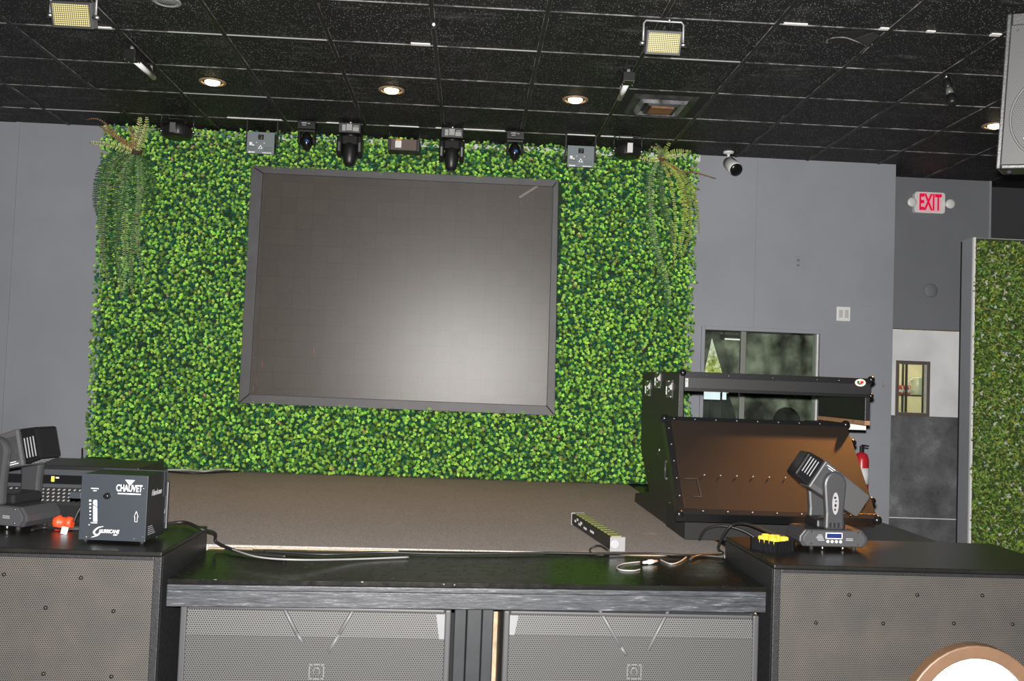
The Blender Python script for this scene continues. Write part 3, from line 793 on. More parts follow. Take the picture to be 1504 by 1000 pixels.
def subxy(c, rot, x, y):
    d = ray(x, y); nrm = Vector((-math.sin(rot), math.cos(rot), 0))
    k = (c-CAM).dot(nrm)/d.dot(nrm); p = CAM+d*k-Vector((c.x, c.y, 0))
    return (p.x*math.cos(rot)+p.y*math.sin(rot), p.z)
RL, RR = math.radians(.3), math.radians(1.0)
BOLTS = {-1: [subxy(cLs, RL, x, y) for x, y in ((5, 844), (118, 849), (66, 893), (166, 898), (63, 990), (163, 994))],
         1: [subxy(cRs, RR, x, y) for x, y in ((1248, 874), (1348, 874), (1444, 875), (1199, 915), (1298, 916), (1402, 916), (1488, 917))]}
sub('left subwoofer with dusty woven grille, the fog machine on top', cLs, 1.32, .655, ZT, RL, -1)
sub('right subwoofer with dusty woven grille, moving head light on top', cRs, 1.33, .69, ZT, RR, 1)

# front PA speakers under the apron
CG1 = grille_mat('perforated_grey_grille', (.085, .084, .084), (.016, .016, .016), .0093, .0028)
CG2 = grille_mat('perforated_grey_grille_upper', (.12, .119, .119), (.015, .015, .015), .0093, .0032)
CBX = M('grey_black_cabinet', (.05, .05, .052), .45, bump=.3, bscale=200)
def fill(label, x0p, x1p, badge, yy, side):
    p0 = onY(x0p, 900, yy); p1 = onY(x1p, 900, yy); zt = zb-.012
    w_ = p1.x-p0.x; cx = (p0.x+p1.x)/2
    t = thing('floor_speaker', label, 'speaker', (cx, yy, 0), (0, 0, math.radians(1.5)), group='wide speakers under the stage apron')
    B(CBX).bx(-w_/2, w_/2, .03, .5, .0, zt).build('cabinet', t, .006)
    fr = .025
    b = B(M('light_grey_rim', (.055, .055, .058), .45))
    b.bx(-w_/2, -w_/2+fr, 0, .0295, 0, zt); b.bx(w_/2-fr, w_/2, 0, .0295, 0, zt); b.bx(-w_/2+fr, w_/2-fr, 0.002, .0295, 0, fr); b.bx(-w_/2+fr, w_/2-fr, .004, .0295, zt-.016, zt)
    b.build('rim', t, .006)
    zk = onY((x0p+x1p)/2, 936, yy).z
    B(CG2).hexa([(-w_/2+fr, .006, zk), (w_/2-fr, .006, zk), (w_/2-fr, .029, zk), (-w_/2+fr, .029, zk), (-w_/2+fr, .016, zt-.017), (w_/2-fr, .016, zt-.017), (w_/2-fr, .029, zt-.017), (-w_/2+fr, .029, zt-.017)]).build('upper_grille', t)
    B(CG1).bx(-w_/2+fr, w_/2-fr, .006, .029, fr, zk-.001).build('lower_grille', t)
    HB = M('pale_horn_edge', (.13, .13, .135), .5)
    bz = onY((x0p+x1p)/2, 986, yy).z
    for (xa, ya, xb, yb) in V_[side]:
        a = onY(xa, ya, yy)-Vector((cx, yy, 0)); c = onY(xb, yb, yy)-Vector((cx, yy, 0))
        a.y = .002 if a.z < zk else .002+.01*(a.z-zk)/(zt-.017-zk); c.y = .002
        B(HB).tube([a, c], .007, 6).build('horn_edge', t)
    # corner plate next to the post
    s_ = 1 if side == 'L' else -1
    xe = s_*(w_/2-fr)
    B(M('pale_corner', (.15, .15, .16), .5)).prism([(xe, .0045, zk), (xe-s_*.02, .0045, zk), (xe-s_*.035, .0125, zt-.02), (xe, .0125, zt-.02)], (0, .002, 0)).build('corner_plate', t)
    bp = onY(badge, 986, yy)-Vector((cx, yy, 0))
    k = B(M('badge_grey', (.14, .14, .14), .35))
    s2 = .028
    for (u, v, du, dw) in ((-1, 0, .2, 1.9), (1, 0, .2, 1.9), (0, -1, .9, .25), (0, 1, .9, .25), (-.85, .95, .5, .3), (.85, .95, .5, .3), (-.85, -.95, .5, .3), (.85, -.95, .5, .3)):
        k.box((bp.x+u*s2, -.001, bp.z+v*s2), (du*s2, .008, dw*s2))
    k.tube([(bp.x+.45*s2*math.cos(a), -.002, bp.z+.55*s2*math.sin(a)) for a in [math.radians(-55+i*29) for i in range(11)]], .003, 6)
    k.build('badge', t)
    b = B(RUBBER)
    return t
V_ = {'L': [(414, 889, 436, 930), (523, 889, 498, 932), (436, 930, 445, 944), (498, 932, 482, 958)], 'R': [(879, 893, 912, 950), (984, 897, 952, 955), (912, 950, 920, 962)]}
fill('wide black floor speaker under the apron, left of the centre post', 266, 663, 465, 3.80, 'L')
fill('wide black floor speaker under the apron, right of the centre post', 740, 1117, 931, 3.84, 'R')

# ================================================================== FOG MACHINE on the left sub
ZT2 = ZT
NAVY = M('slate_blue_metal', (.03, .036, .045), .42, bump=.05, bscale=300)
NAVYD = M('dark_slate_metal', (.012, .013, .016), .4)
INK = M('white_print', (.85, .85, .88), .5)
fL, fR = onZ(115, 792, ZT+.012), onZ(213, 796, ZT+.012)
fw2 = fR.x-fL.x; yaw = math.atan2(fR.y-fL.y, fR.x-fL.x)
fh = onY(116, 695, fL.y).z-ZT-.012
fm = thing('fog_machine', 'slate-blue fog machine box with white lettering on the left subwoofer', 'fog machine', (fL.x, fL.y, ZT), (0, 0, yaw))
fd = .2
B(NAVY).bx(0, fw2, 0, .003, .012, fh+.012).build('front_panel', fm, .001)
B(NAVYD).bx(.002, fw2-.002, .0035, fd, .014, fh+.011).build('casing', fm, .002)
B(NAVY).bx(.0, fw2+.002, fd, fd+.003, .06, fh+.014).bx(fw2-.001, fw2+.001, fd-.03, fd, fh-.09, fh+.012).build('rear_flange', fm)
B(NAVY).bx(-.045, .0, .001, .02, fh*.66, fh*.76).build('bracket_tab', fm, .001)
B(NAVYD).bx(fw2-.03, fw2+.008, fd+.004, fd+.02, .03, fh-.03).build('rear_tank', fm, .006)
for x in (.02, fw2-.02):
    for y in (.02, fd-.03): B(RUBBER).cyl((x, y, 0), (x, y, .014), .008, 10).build('foot', fm)
def fp(x, y):        # image point on the machine's front panel -> local
    nrm = Vector((-math.sin(yaw), math.cos(yaw), 0)); d = ray(x, y)
    k = (fL-CAM).dot(nrm)/d.dot(nrm); p = CAM+d*k-Vector((fL.x, fL.y, ZT))
    return Vector((p.x*math.cos(yaw)+p.y*math.sin(yaw), -.0008, p.z))
def sz(n): return n*fL.y/F
text('CHAUVET', 'lettering', INK, sz(13.5), fm, fp(190, 717.5), (1, 0, 0), (0, 0, 1), sx=.62, bold=.0006)
b = B(INK); k = fp(191, 709); s_ = sz(1)
b.prism([(k.x-7*s_, -.001, k.z+4*s_), (k.x, -.001, k.z-4*s_), (k.x+7*s_, -.001, k.z+4*s_)][::1], (0, .0009, 0))
k = fp(190, 725.3); b.bx(k.x-16.5*s_, k.x+16.5*s_, -.001, 0, k.z-.8*s_, k.z+.8*s_)
b.build('emblem', fm)
text('HURRICANE', 'lettering', INK, sz(7.2), fm, fp(160, 780.5), (1, 0, 0), (0, 0, 1), sx=.72, bold=.0003, shear=.3)
text('1301', 'lettering', INK, sz(3.5), fm, fp(169, 785.5), (1, 0, 0), (0, 0, 1), sx=1, shear=.3)
b = B(INK)
sw_ = smooth([fp(152, 773), fp(144, 775), fp(138, 781), fp(141, 785), fp(147, 783)], 6); b.tube(sw_, [sz(.3+1.1*math.sin(PI*i/(len(sw_)-1))) for i in range(len(sw_))], 6)
sw_ = smooth([fp(150, 778), fp(147, 782), fp(143, 786), fp(134, 789)], 6); b.tube(sw_, [sz(.3+.9*math.sin(PI*i/(len(sw_)-1))) for i in range(len(sw_))], 6)
b.build('swoosh', fm)
b = B(INK)
for i, (y0, y1) in enumerate(((734, 741.5), (742, 755), (755.5, 766))):
    a = [fp(137, y0), fp(143, y0+3.5 if i else y0), fp(143, y1+3 if i < 2 else y1), fp(137, y1)]
    if i == 0: a = [fp(138, y0), fp(142, y0), fp(143, y0+2), fp(143, y1+2.5), fp(137, y1-1), fp(137, y0+2)]
    b.prism(a[::-1], (0, .0006, 0))
for i in range(6):
    k = fp(132.6, 735+i*5.2); r_ = (1.5-.15*i)*s_; b.bx(k.x-r_, k.x+r_, -.001, 0, k.z-r_*.8, k.z+r_*.8)
b.build('level_scale', fm)
B(M('dark_window', (.01, .03, .1), .2)).bx(fp(137, 750).x, fp(144, 750).x, -.0004, .0, fp(140, 766).z, fp(140, 735).z).build('level_window', fm)
b = B(INK)
for x, y, w_ in ((139.5, 717.3, 11), (139.5, 720.5, 5), (138, 767.6, 9), (131, 770.5, 1.5)):
    k = fp(x, y); b.bx(k.x-w_/2*s_, k.x+w_/2*s_, -.001, 0, k.z-.55*s_, k.z+.55*s_)
b.build('caption', fm)
k = fp(200, 759)
ar = [(-1.8, -7), (1.8, -7), (1.8, 0), (3, 0), (0, 8), (-3, 0), (-1.8, 0)]
pts = [Vector((k.x+x*s_, -.0008, k.z+z*s_)) for x, z in ar]
b = B(INK)
for a, c in zip(pts, pts[1:]+pts[:1]): b.tube([a, c], sz(.32), 5)
b.build('arrow_outline', fm)
k = fp(158.5, 728)
B(BLACKGLOSS).lathe((k.x, 0, k.z), (0, -1, 0), [(-.001, .013), (.004, .0135), (.02, .011), (.022, .006)], 18).build('knob', fm)
b = B(CHROME)
for x, y in ((127, 788.5), (197, 791.5), (209, 788), (211, 717.5)):
    k = fp(x, y); b.lathe((k.x, 0, k.z), (0, -1, 0), [(0, .003), (.002, .002), (.0025, .0005)], 8)
b.build('screw', fm)
GREYINK = M('grey_print', (.3, .3, .32), .5)
tx = text('Hurricane', 'lettering', GREYINK, .035, fm, (fw2-.0012, .1, fh*.76), (0, 1, 0), (0, 0, 1), sx=.7, shear=.35, bold=.0003)
b = B(GREYINK)
for i in range(5): b.bx(fw2-.0016, fw2-.0008, .03, .1-.008*i, .035+.008*i, .038+.008*i)
b.prism([(fw2-.0016, .19, .1), (fw2-.0016, .23, .1), (fw2-.0016, .21, .14)], (.0006, 0, 0))
b.build('side_print', fm)

# ================================================================== MOVING HEADS on the subs
HEAD = M('brushed_charcoal_head', (.085, .085, .088), .38, .2)
def floor_mover(label, loc, rot, tilt, s=1.0, detail=True):
    t = thing('moving_head_light', label, 'stage light', loc, (0, 0, rot), group='moving head lights standing on the subwoofers')
    W, D, Hb = .185*s, .105*s, .1*s
    c = .035*s
    b = B(GREYPL)
    prof = [(-W+.02*s, .022*s), (W-.02*s, .022*s), (W, .05*s), (W, .075*s), (W-.03*s, Hb+.012*s), (-W+.03*s, Hb+.012*s), (-W, .075*s), (-W, .05*s)]
    b.prism([(x, -D, z) for x, z in prof], (0, 2*D, 0)).build('base', t, .006)
    b = B(M('charcoal_face', (.058, .06, .065), .45)); pf = [(x*.9, z*.88+.008*s) for x, z in prof]
    b.prism([(x, -D-.006, z) for x, z in pf], (0, .006, 0)); b.build('face_plate', t, .002)
    bl = B(M('display_blue', (.02, .05, .3), .2)); e_ = emit('lcd_blue', (.03, .09, .5), .5)
    B(INK).bx(-.048*s, .042*s, -D-.009, -D-.006, .066*s, .098*s).build('display_bezel', t, .001)
    B(e_).bx(-.043*s, .037*s, -D-.0105, -D-.009, .07*s, .094*s).build('display', t)
    for i in range(4):
        B(WHITE).lathe((-.036*s+i*.023*s, -D-.006, .052*s), (0, -1, 0), [(0, .0085*s), (.004, .008*s), (.005, .004*s)], 12).build('button', t)
    b = B(GREYINK)
    for i in range(5): b.bx(-.1*s+.006*s*abs(i-2), -.055*s-.003*s*i, -D-.007, -D-.006, (.055+.007*i)*s, (.059+.007*i)*s)
    b.bx(.062*s, .1*s, -D-.007, -D-.006, .058*s, .062*s); b.bx(.062*s, .1*s, -D-.007, -D-.006, .066*s, .07*s)
    b.build('lettering', t)
    for x in (-.11, -.05, .06, .12):
        for y in (-.08, .08): B(RUBBER if abs(x) > .1 else CHROME).cyl((x*s, y*s, 0), (x*s, y*s, .026*s), .011*s, 10).build('foot', t)
    for x, z in ((-.125, .1), (.125, .1), (-.125, .04), (.125, .04)): B(CHROME).lathe((x*s, -D-.006, z*s), (0, -1, 0), [(0, .005*s), (.003, .003*s)], 8).build('screw', t)
    # yoke: turned sideways, so one arm faces the viewer
    zc = .345*s
    def arm_prof(y, n=12):
        pts = [(-.052*s, y, Hb+.012*s), (-.05*s, y, .2*s)]
        for i in range(n+1):
            a = PI-PI*i/n; pts.append((.062*s*math.cos(a), y, zc+.07*s*math.sin(a)))
        pts += [(.05*s, y, .2*s), (.052*s, y, Hb+.012*s)]
        return pts
    for sg in (-1, 1):
        y = -.115*s if sg < 0 else .1*s
        b = B(GREYPL); b.prism(arm_prof(y)[::-1], (0, .04*s, 0)); b.build('yoke_arm', t, .012*s)
    B(BLACK).bx(-.08*s, .08*s, -.074*s, .0995*s, Hb+.0125*s, .16*s).build('yoke_bridge', t, .01)
    ov = [(.016*s*math.cos(a)*1.1, -.1165*s, .25*s+.058*s*math.sin(a)) for a in [2*PI*i/24 for i in range(24)]]
    B(M('pale_logo_oval', (.3, .3, .31), .3)).prism(ov[::-1], (0, .0015, 0)).build('oval_badge', t)
    b = B(BLACK)
    for i, (dx, dz, w_, h_) in enumerate(((-.003, .03, .012, .01), (.002, .012, .008, .008), (.0, -.01, .01, .014), (-.002, -.032, .009, .01))): b.box((dx*s, -.117*s, (.25+dz)*s), (w_*s, .001, h_*s))
    b.build('badge_mark', t)
    b = B(BLACK)
    for i in range(3): b.bx((-.03+i*.022)*s, (-.02+i*.022)*s, -.1165*s, -.1155*s, (.125)*s, (.15)*s)
    b.build('arm_vent', t)
    # head
    R = Ry(tilt); P0 = Vector((0, -.003*s, zc))
    b = B(HEAD); hp_ = [(-.1*s, .085*s), (.2*s, .068*s), (.21*s, .058*s), (.21*s, -.058*s), (.2*s, -.068*s), (-.1*s, -.085*s)]
    b.prism([(x, -.07*s, z) for x, z in hp_][::-1], (0, .14*s, 0), R, P0); b.build('head_shell', t, .01*s)
    b = B(BLACKGLOSS); hp2 = [(-.2*s, .072*s), (-.101*s, .083*s), (-.101*s, -.083*s), (-.2*s, -.072*s)]
    b.prism([(x, -.065*s, z) for x, z in hp2][::-1], (0, .13*s, 0), R, P0); b.build('rear_housing', t, .012*s)
    b = B(GREYINK)
    for i in range(4): b.box(P0+R @ Vector((-.175*s+i*.016*s, -.066*s, .01*s)), (.005*s, .001, .09*s), R)
    for i in range(4): b.box(P0+R @ Vector((-.175*s+i*.016*s, 0, .0755*s+.0018*i*s)), (.005*s, .08*s, .001), R)
    b.build('cooling_slot', t)
    b = B(GREYPL); b.box(P0+R @ Vector((-.04*s, -.071*s, .0)), (.1*s, .002, .11*s), R); b.build('side_plate', t)
    b = B(INK)
    for i in range(2): b.box(P0+R @ Vector((-.055*s+.012*i, -.0708*s, .068*s-.009*i)), (.05*s, .002, .003*s), R)
    b.build('head_print', t)
    B(GLASS if False else BLACKGLOSS).lathe(P0+R @ Vector((.211*s, 0, 0)), R @ Vector((1, 0, 0)), [(-.005, .03*s), (.004, .048*s), (.01, .046*s), (.004, .03*s), (.003, .002)], 24).build('lens', t)
    return t
pm = onZ(1222, 809, ZT)
mv = floor_mover('grey moving head light with blue display on the right subwoofer', (pm.x, pm.y+.08, ZT), math.radians(2), math.radians(33), .86)
pm = onZ(-2, 783, ZT)
m2 = floor_mover('black moving head light at the left edge beside the fog machine', (pm.x-.035, pm.y+.17, ZT), math.radians(-18), math.radians(165), .95)

# ================================================================== FLIGHT CASE with tilted lid
fc = thing('flight_case', 'large black console flight case with a tilted lid and top bar', 'flight case', (1.7, 5.4, ZS))
FO = Vector((1.7, 5.4, ZS))
CASE = M('black_laminate', (.014, .014, .015), .45, bump=.25, bscale=350)
CASEB = M('black_case_edge', (.01, .01, .011), .35)
LID = M('dark_brown_laminate', (.02, .014, .011), .42, bump=.12, bscale=400)
CX = 1.187
prof = [onX(x, y, CX) for x, y in ((998, 546), (993, 700), (990, 781))]
profb = [onX(x, y, CX) for x, y in ((931, 760), (933, 724), (953, 722), (941, 655), (944, 546))]
pr = [Vector((CX, p.y, max(p.z, ZS+.002)))-FO for p in prof+profb]
pr[1].y = (pr[0].y+pr[2].y)/2
B(CASE).prism(pr, (.03, 0, 0)).build('end_panel', fc, .004)
YF = pr[0].y+5.4; YR = pr[-1].y+5.4; ztop = onY(1000, 546, YF).z
xr = onY(1280, 552, YF).x
zbb = onY(1100, 578, YF).z+.004
# top bar
b = B(CASE).bx(CX+.0305-1.7, xr-1.7, YF-5.4, YF+.28-5.4, zbb-ZS, ztop-ZS); b.build('top_bar', fc, .006)
b = B(CASEB).bx(CX+.031-1.7, xr+.002-1.7, YF-.004-5.4, YF-.0005-5.4, ztop-ZS-.03, ztop-ZS+.003).bx(CX+.031-1.7, xr+.002-1.7, YF-.004-5.4, YF-.0005-5.4, zbb-ZS-.002, zbb-ZS+.016); b.build('edge_trim', fc, .001)
for i in range(9):
    p = onY(1038+i*32.3, 550.5+i*.8, YF)
    B(CHROME).lathe((p.x-1.7, YF-.004-5.4, ztop-ZS-.014), (0, -1, 0), [(0, .004), (.002, .003), (.003, .001)], 8).build('rivet', fc)
for x in (CX+.02, xr):
    B(BLACKGLOSS).ball((x-1.7, YF+.004-5.4, ztop-ZS-.004), .021, 14).build('ball_corner', fc)
B(BLACKGLOSS).ball((xr-1.7, YF+.004-5.4, zbb-ZS+.008), .017, 12).build('ball_corner', fc)
b = B(STEEL).bx(CX+.034-1.7, CX+.05-1.7, YF-.0055-5.4, YF-.0042-5.4, zbb-ZS+.02, ztop-ZS-.035); b.build('corner_plate', fc)
for dx, dz in ((.04, -.05), (.055, -.055), (.075, -.038), (.04, -.09), (.04, -.098), (.062, -.1)):
    B(CHROME).lathe((CX+dx-1.7, YF-.0055-5.4, ztop-ZS+dz), (0, -1, 0), [(0, .0035), (.002, .002)], 8).build('rivet', fc)
# oval badge red / green
p = onY(1263, 562, YF)
ov = lambda rx, rz, y, n=28: [(p.x-1.7+rx*math.cos(2*PI*i/n), y-5.4, p.z-ZS+rz*math.sin(2*PI*i/n)) for i in range(n)][::-1]
bd = B(M('pale_badge', (.7, .68, .6), .4)).prism(ov(.031, .021, YF-.0065), (0, .002, 0)).build('oval_badge', fc)
b = B(M('badge_green', (.02, .12, .05), .4)); b.box((p.x-.012-1.7, YF-.0068-5.4, p.z-ZS+.002), (.013, .001, .016)); b.box((p.x-.006-1.7, YF-.0068-5.4, p.z-ZS-.008), (.008, .001, .008)); b.build('badge_mark', bd)
b = B(M('badge_red', (.6, .02, .03), .4)); b.box((p.x+.009-1.7, YF-.0068-5.4, p.z-ZS+.003), (.018, .001, .014)); b.box((p.x+.003-1.7, YF-.0068-5.4, p.z-ZS-.006), (.012, .001, .008)); b.build('badge_mark', bd)
for o_ in ('badge_mark',): pass
# butterfly latches on the left end panel
for (x, y) in ((951.5, 570), (966, 558), (983, 571)):
    q = onX(x, y, CX-.001)-FO
    lt = B(M('dull_latch_metal', (.3, .3, .3), .4, .6)); hw, hh = .075, .045
    for (u, v, du, dv_) in ((-hw, .015, .009, hh*.9), (hw, -.01, .009, hh*1.1), (hw*.5, hh, hw*.8, .005), (-hw*.2, -hh, hw*1.1, .005), (-hw*.5, .01, .01, .03), (hw*.4, -.012, hw*.6, .006)):
        lt.box((q.x-.003, q.y+u, q.z+v), (.004, du, dv_))
    lt.box((q.x-.004, q.y-.01, q.z+.012), (.006, .008, .012)); lt.build('latch', fc)
    B(BLACKGLOSS).box((q.x-.001, q.y, q.z), (.002, .17, .105)).build('latch_dish', fc)
q = onX(980, 690, CX-.001)-FO
B(GREYPL).tube([q+Vector((-.012, -.0, .05)), q+Vector((-.012, 0, -.05))], .006, 8).box(q+Vector((-.005, 0, .05)), (.012, .012, .012)).box(q+Vector((-.005, 0, -.05)), (.012, .012, .012)).build('side_handle', fc)
b = B(CHROME)
for x, y in ((968, 661), (966, 667), (970, 669), (983, 738), (986, 742), (984, 748), (953, 692), (956, 692), (975, 640)):
    q = onX(x, y, CX-.001)-FO; b.box(q, (.003, .012, .004), Rx(rnd.uniform(0, 3)))
b.build('scratch', fc)
# right short end panel + leg behind the lid
yR2 = onX(1199, 600, xr-.03).y if False else YF+.72
zsp = onY(1240, 616, YF+.1).z
B(CASE).bx(xr-.032-1.7, xr-.004-1.7, YF+.002-5.4, yR2-5.4, zsp-ZS, zbb-.001-ZS).build('end_panel', fc, .003)
B(RAWWOOD_GLINT).bx(xr-.033-1.7, xr-.003-1.7, YF+.002-5.4, yR2-5.4, zsp-ZS-.025, zsp-ZS-.0005).build('raw_edge', fc)
B(CASE).bx(xr-.12-1.7, xr-.034-1.7, YF+.35-5.4, yR2-5.4, .002, zsp-ZS-.03).build('leg', fc)
p = onY(1248, 621, YF+.3); q = onY(1275, 632, YF+.3)
tag(B(PAPER).bx(q.x-.15, q.x, YF+.3, YF+.33, q.z, q.z+.055).build('foam_block'), 'white block wedged under the right end of the flight case bar', 'block') if False else None
B(WHITE).bx(p.x-.02-1.7, q.x-1.7, YF+.33-5.4, YF+.36-5.4, q.z-ZS, p.z-ZS+.02).build('white_shim', fc)
# lid
LT0, LT1 = onY(976, 615, 5.10), onY(1248, 619, 5.10); LB0, LB1 = onY(998, 757, 4.68), onY(1284, 757, 4.68)
xl0 = (LT0.x+LB0.x)/2; xl1 = (LT1.x+LB1.x)/2
zt_, zb_ = (LT0.z+LT1.z)/2, (LB0.z+LB1.z)/2
dn = Vector((0, 4.68-5.10, zb_-zt_)).normalized(); nn = Vector((0, dn.z, -dn.y))   # outward normal (towards the viewer and up)
if nn.y > 0: nn = -nn
LL = (Vector((0, 5.10, zt_))-Vector((0, 4.68, zb_))).length
lo = Vector((xl0, 5.10, zt_))-FO
def lp(u, v, h=0): return lo+Vector((u, 0, 0))+dn*v+nn*h
LW = xl1-xl0
lid = B(LID).prism([lp(.0, 0, 0), lp(LW, 0, 0), lp(LW, LL, 0), lp(0, LL, 0)], -nn*.07).build('lid', fc, .004)
e = B(CASEB)
def lbox(mb, u0, u1, v0, v1, h0, h1):
    mb.hexa([lp(u0, v0, h0), lp(u1, v0, h0), lp(u1, v1, h0), lp(u0, v1, h0), lp(u0, v0, h1), lp(u1, v0, h1), lp(u1, v1, h1), lp(u0, v1, h1)])
lbox(e, -.004, LW+.004, -.004, .026, .0005, .003); lbox(e, -.004, .03, .027, LL-.026, .0005, .003); lbox(e, -.004, LW+.004, LL-.025, LL+.004, .0005, .003)
lbox(e, -.004, LW+.004, LL+.001, LL+.005, -.07, .0004); lbox(e, -.005, -.001, 0, LL, -.07, .0004)
e.build('lid_edge_trim', fc, .001)
cnr = B(CASEB)
lbox(cnr, 0, .0, 0, 0, 0, 0) if False else None
for u, v in ((0, LL), (LW, LL), (0, 0), (LW, 0)):
    B(BLACKGLOSS).ball(lp(u, v, -.012), .024, 14).build('lid_ball_corner', fc)
for u, v in ((LW, .11), (LW, LL-.13)):
    B(BLACKGLOSS).ball(lp(u+.006, v, -.03), .03, 14, (1, 1, .75)).build('lid_ball_corner', fc)
rv_ = [(.05+i*.115, .012) for i in range(8)] + [(.12+i*.125, LL-.012) for i in range(8)] + [(.16+i*.085, LL*.62) for i in range(9)] + [(.013, .08+i*.11) for i in range(5)]
for u, v in rv_:
    if u < LW-.03:
        B(GREYMETAL).lathe(lp(u, v, .002), nn, [(0, .0045), (.002, .0035), (.003, .001)], 8).build('lid_rivet', fc)
sk = B(M('sticker_glue', (.11, .1, .09), .7)); a0 = [(.055, LL*.66), (.12, LL*.66), (.125, LL*.84), (.085, LL*.84)]
for a, c in zip(a0, a0[1:]): sk.tube([lp(*a, .0005), lp(*c, .0005)], .0008, 4)
sk.build('sticker_residue', fc)
B(BLACKMATTE).bx(xl0+.1-1.7, xl1-.05-1.7, 4.98-5.4, 5.45-5.4, 0.002, .13).build('lid_rest', fc, .004)
B(GREYMETAL).box(Vector((CX+.02, YF+.02, ZS+.03))-FO, (.012, .01, .055)).build('corner_plate', fc)

# fire extinguisher on the wall behind the case
q = onY(1267, 680, 7.66)
fe = thing('fire_extinguisher', 'red fire extinguisher on the wall, half hidden behind the flight case', 'extinguisher', (q.x, 7.68, q.z-.27))
B(M('extinguisher_red', (.55, .02, .03), .3)).lathe((0, 0, 0), (0, 0, 1), [(0, .05), (.01, .058), (.3, .058), (.34, .045), (.36, .018)], 24).build('tank', fe)
B(PAPER).lathe((0, 0, .1), (0, 0, 1), [(0, .0585), (.13, .0585), (.13, .05), (0, .05)], 24).build('band', fe)
B(BLACK).box((0, 0, .385), (.03, .03, .05)).box((.01, -.04, .415), (.022, .11, .012)).box((.01, -.035, .395), (.02, .1, .01)).build('valve', fe, .003)
B(STEEL).bx(-.02, .02, .0585, .08, .1, .34).build('wall_bracket', fe)

# ================================================================== LED bar on the stage
bA, bB = onZ(840, 771, ZS), onZ(897, 810, ZS)
ln = (bB-bA).length; ang = math.atan2(bB.y-bA.y, bB.x-bA.x)
lb = thing('led_bar', 'long black LED bar light lying on the brown carpet near the apron', 'stage light', (bA.x, bA.y, ZS+.001), (0, 0, ang))
hb = .07; wb = .068
B(BLACK).bx(0, ln, -.002, wb, .005, hb-.006).build('housing', lb, .003)
B(GREYMETAL).bx(ln, ln+.004, -.005, wb+.003, 0, hb).build('end_cap', lb, .002); B(GREYMETAL).bx(-.004, 0, -.005, wb+.003, 0, hb).build('end_cap', lb, .002)
b = B(M('olive_lens', (.3, .29, .13), .25)); nl = 12
for i in range(nl):
    u0 = .02+i*(ln-.04)/nl; b.bx(u0+.004, u0+(ln-.04)/nl-.004, .008, wb-.008, hb-.0058, hb+.001)
b.build('lens_strip', lb, .003)
b = B(INK)
for u, w_, z in ((.07, .03, .035), (.12, .03, .05), (.16, .05, .032), (.2, .04, .045), (.28, .06, .03), (.42, .07, .035)): b.bx(u, u+w_, -.003, -.002, z-.006, z+.006)
b.build('side_print', lb)
B(M('white_ring_plate', (.36, .36, .38), .4)).lathe((ln+.004, .02, hb*.5), (1, 0, 0), [(0, .022), (.001, .022), (.0015, .018)], 20).build('end_disc', lb)

# ================================================================== CABLES
def cable(name, px, r, mat, label, zz=ZS, lift=None, group=None, pts=None):
    P = pts if pts else [onZ(x, y, zz+r+.004+(lift[i] if lift else 0)) for i, (x, y) in enumerate(px)]
    return tag(B(mat).tube(smooth(P, 8), r, 8).build(name), label, 'cable', group)
cable('power_cable', [(388, 809), (420, 811), (480, 814), (560, 811), (640, 813), (720, 813), (800, 812), (870, 813), (905, 813), (960, 813), (1000, 815), (1062, 813)], .006, CABLE, 'long black cable running along the carpet edge on the apron')
lt_ = ZT-ZS
p0 = onZ(242, 770, ZT+.013); p1 = onZ(272, 767, ZT+.018); p2 = onZ(296, 777, ZT+.016)
cable('power_cable', None, .0075, CABLE, 'thick black cable draped off the left subwoofer corner onto the apron', pts=[p0, p1, p2, onZ(302, 784, ZT-.02)+Vector((.035, .02, 0)), onZ(318, 796, ZS+.03), onZ(345, 808, ZS+.015), onZ(372, 813, ZS+.013), onZ(420, 817, ZS+.013)])
cable('power_cable', [(340, 806), (380, 818), (440, 822), (520, 821), (600, 818)], .004, M('grey_cable', (.25, .25, .25), .5), 'thin grey cable curving over the left part of the apron', lift=[.03, .03, .028, .004, .0])
wcz = [(940, 825), (915, 828), (906, 833), (912, 837), (930, 838), (940, 836)]
tw = thing('white_connector_cable', 'white cable loop with a white plug lying on the right apron', 'cable', onZ(955, 826, ZS))
ow = onZ(955, 826, ZS)
B(CABLEW).tube([v-ow for v in smooth([onZ(x, y, ZS+.004) for x, y in wcz], 8)], .0035, 8).build('loop', tw)
B(CABLEW).tube([v-ow for v in smooth([onZ(x, y, ZS+.004) for x, y in ((970, 822), (985, 828), (998, 825), (1008, 818))], 8)], .0035, 8).build('tail', tw)
a = onZ(945, 826, ZS+.012)-ow; c = onZ(965, 824, ZS+.012)-ow
B(WHITE).tube([a, a.lerp(c, .3), a.lerp(c, .35), a.lerp(c, .65), a.lerp(c, .7), c], [.006, .007, .011, .011, .008, .006], 10).build('plug', tw)
cable('power_cable', [(1014, 821), (1022, 817), (1036, 816), (1064, 818)], .006, CABLE, 'short black cable joining the white plug to the right subwoofer')
cable('power_cable', [(868, 812), (867, 806), (880, 801), (893, 808)], .004, CABLE, 'small black lead looping from the end of the LED bar', lift=[0, .01, .03, .03])
q0 = onZ(1048, 783, ZS+.01)
cable('power_cable', None, .007, CABLE, 'black cable arching up over the back corner of the right subwoofer', pts=[onZ(1062, 812, ZS+.01), onZ(1066, 806, ZS+.03)+Vector((-.02, .06, 0)), Vector((1.34, 4.7, .86)), Vector((1.4, 4.62, .885)), Vector((1.5, 4.5, ZT+.022)), Vector((1.6, 4.45, ZT+.01))])
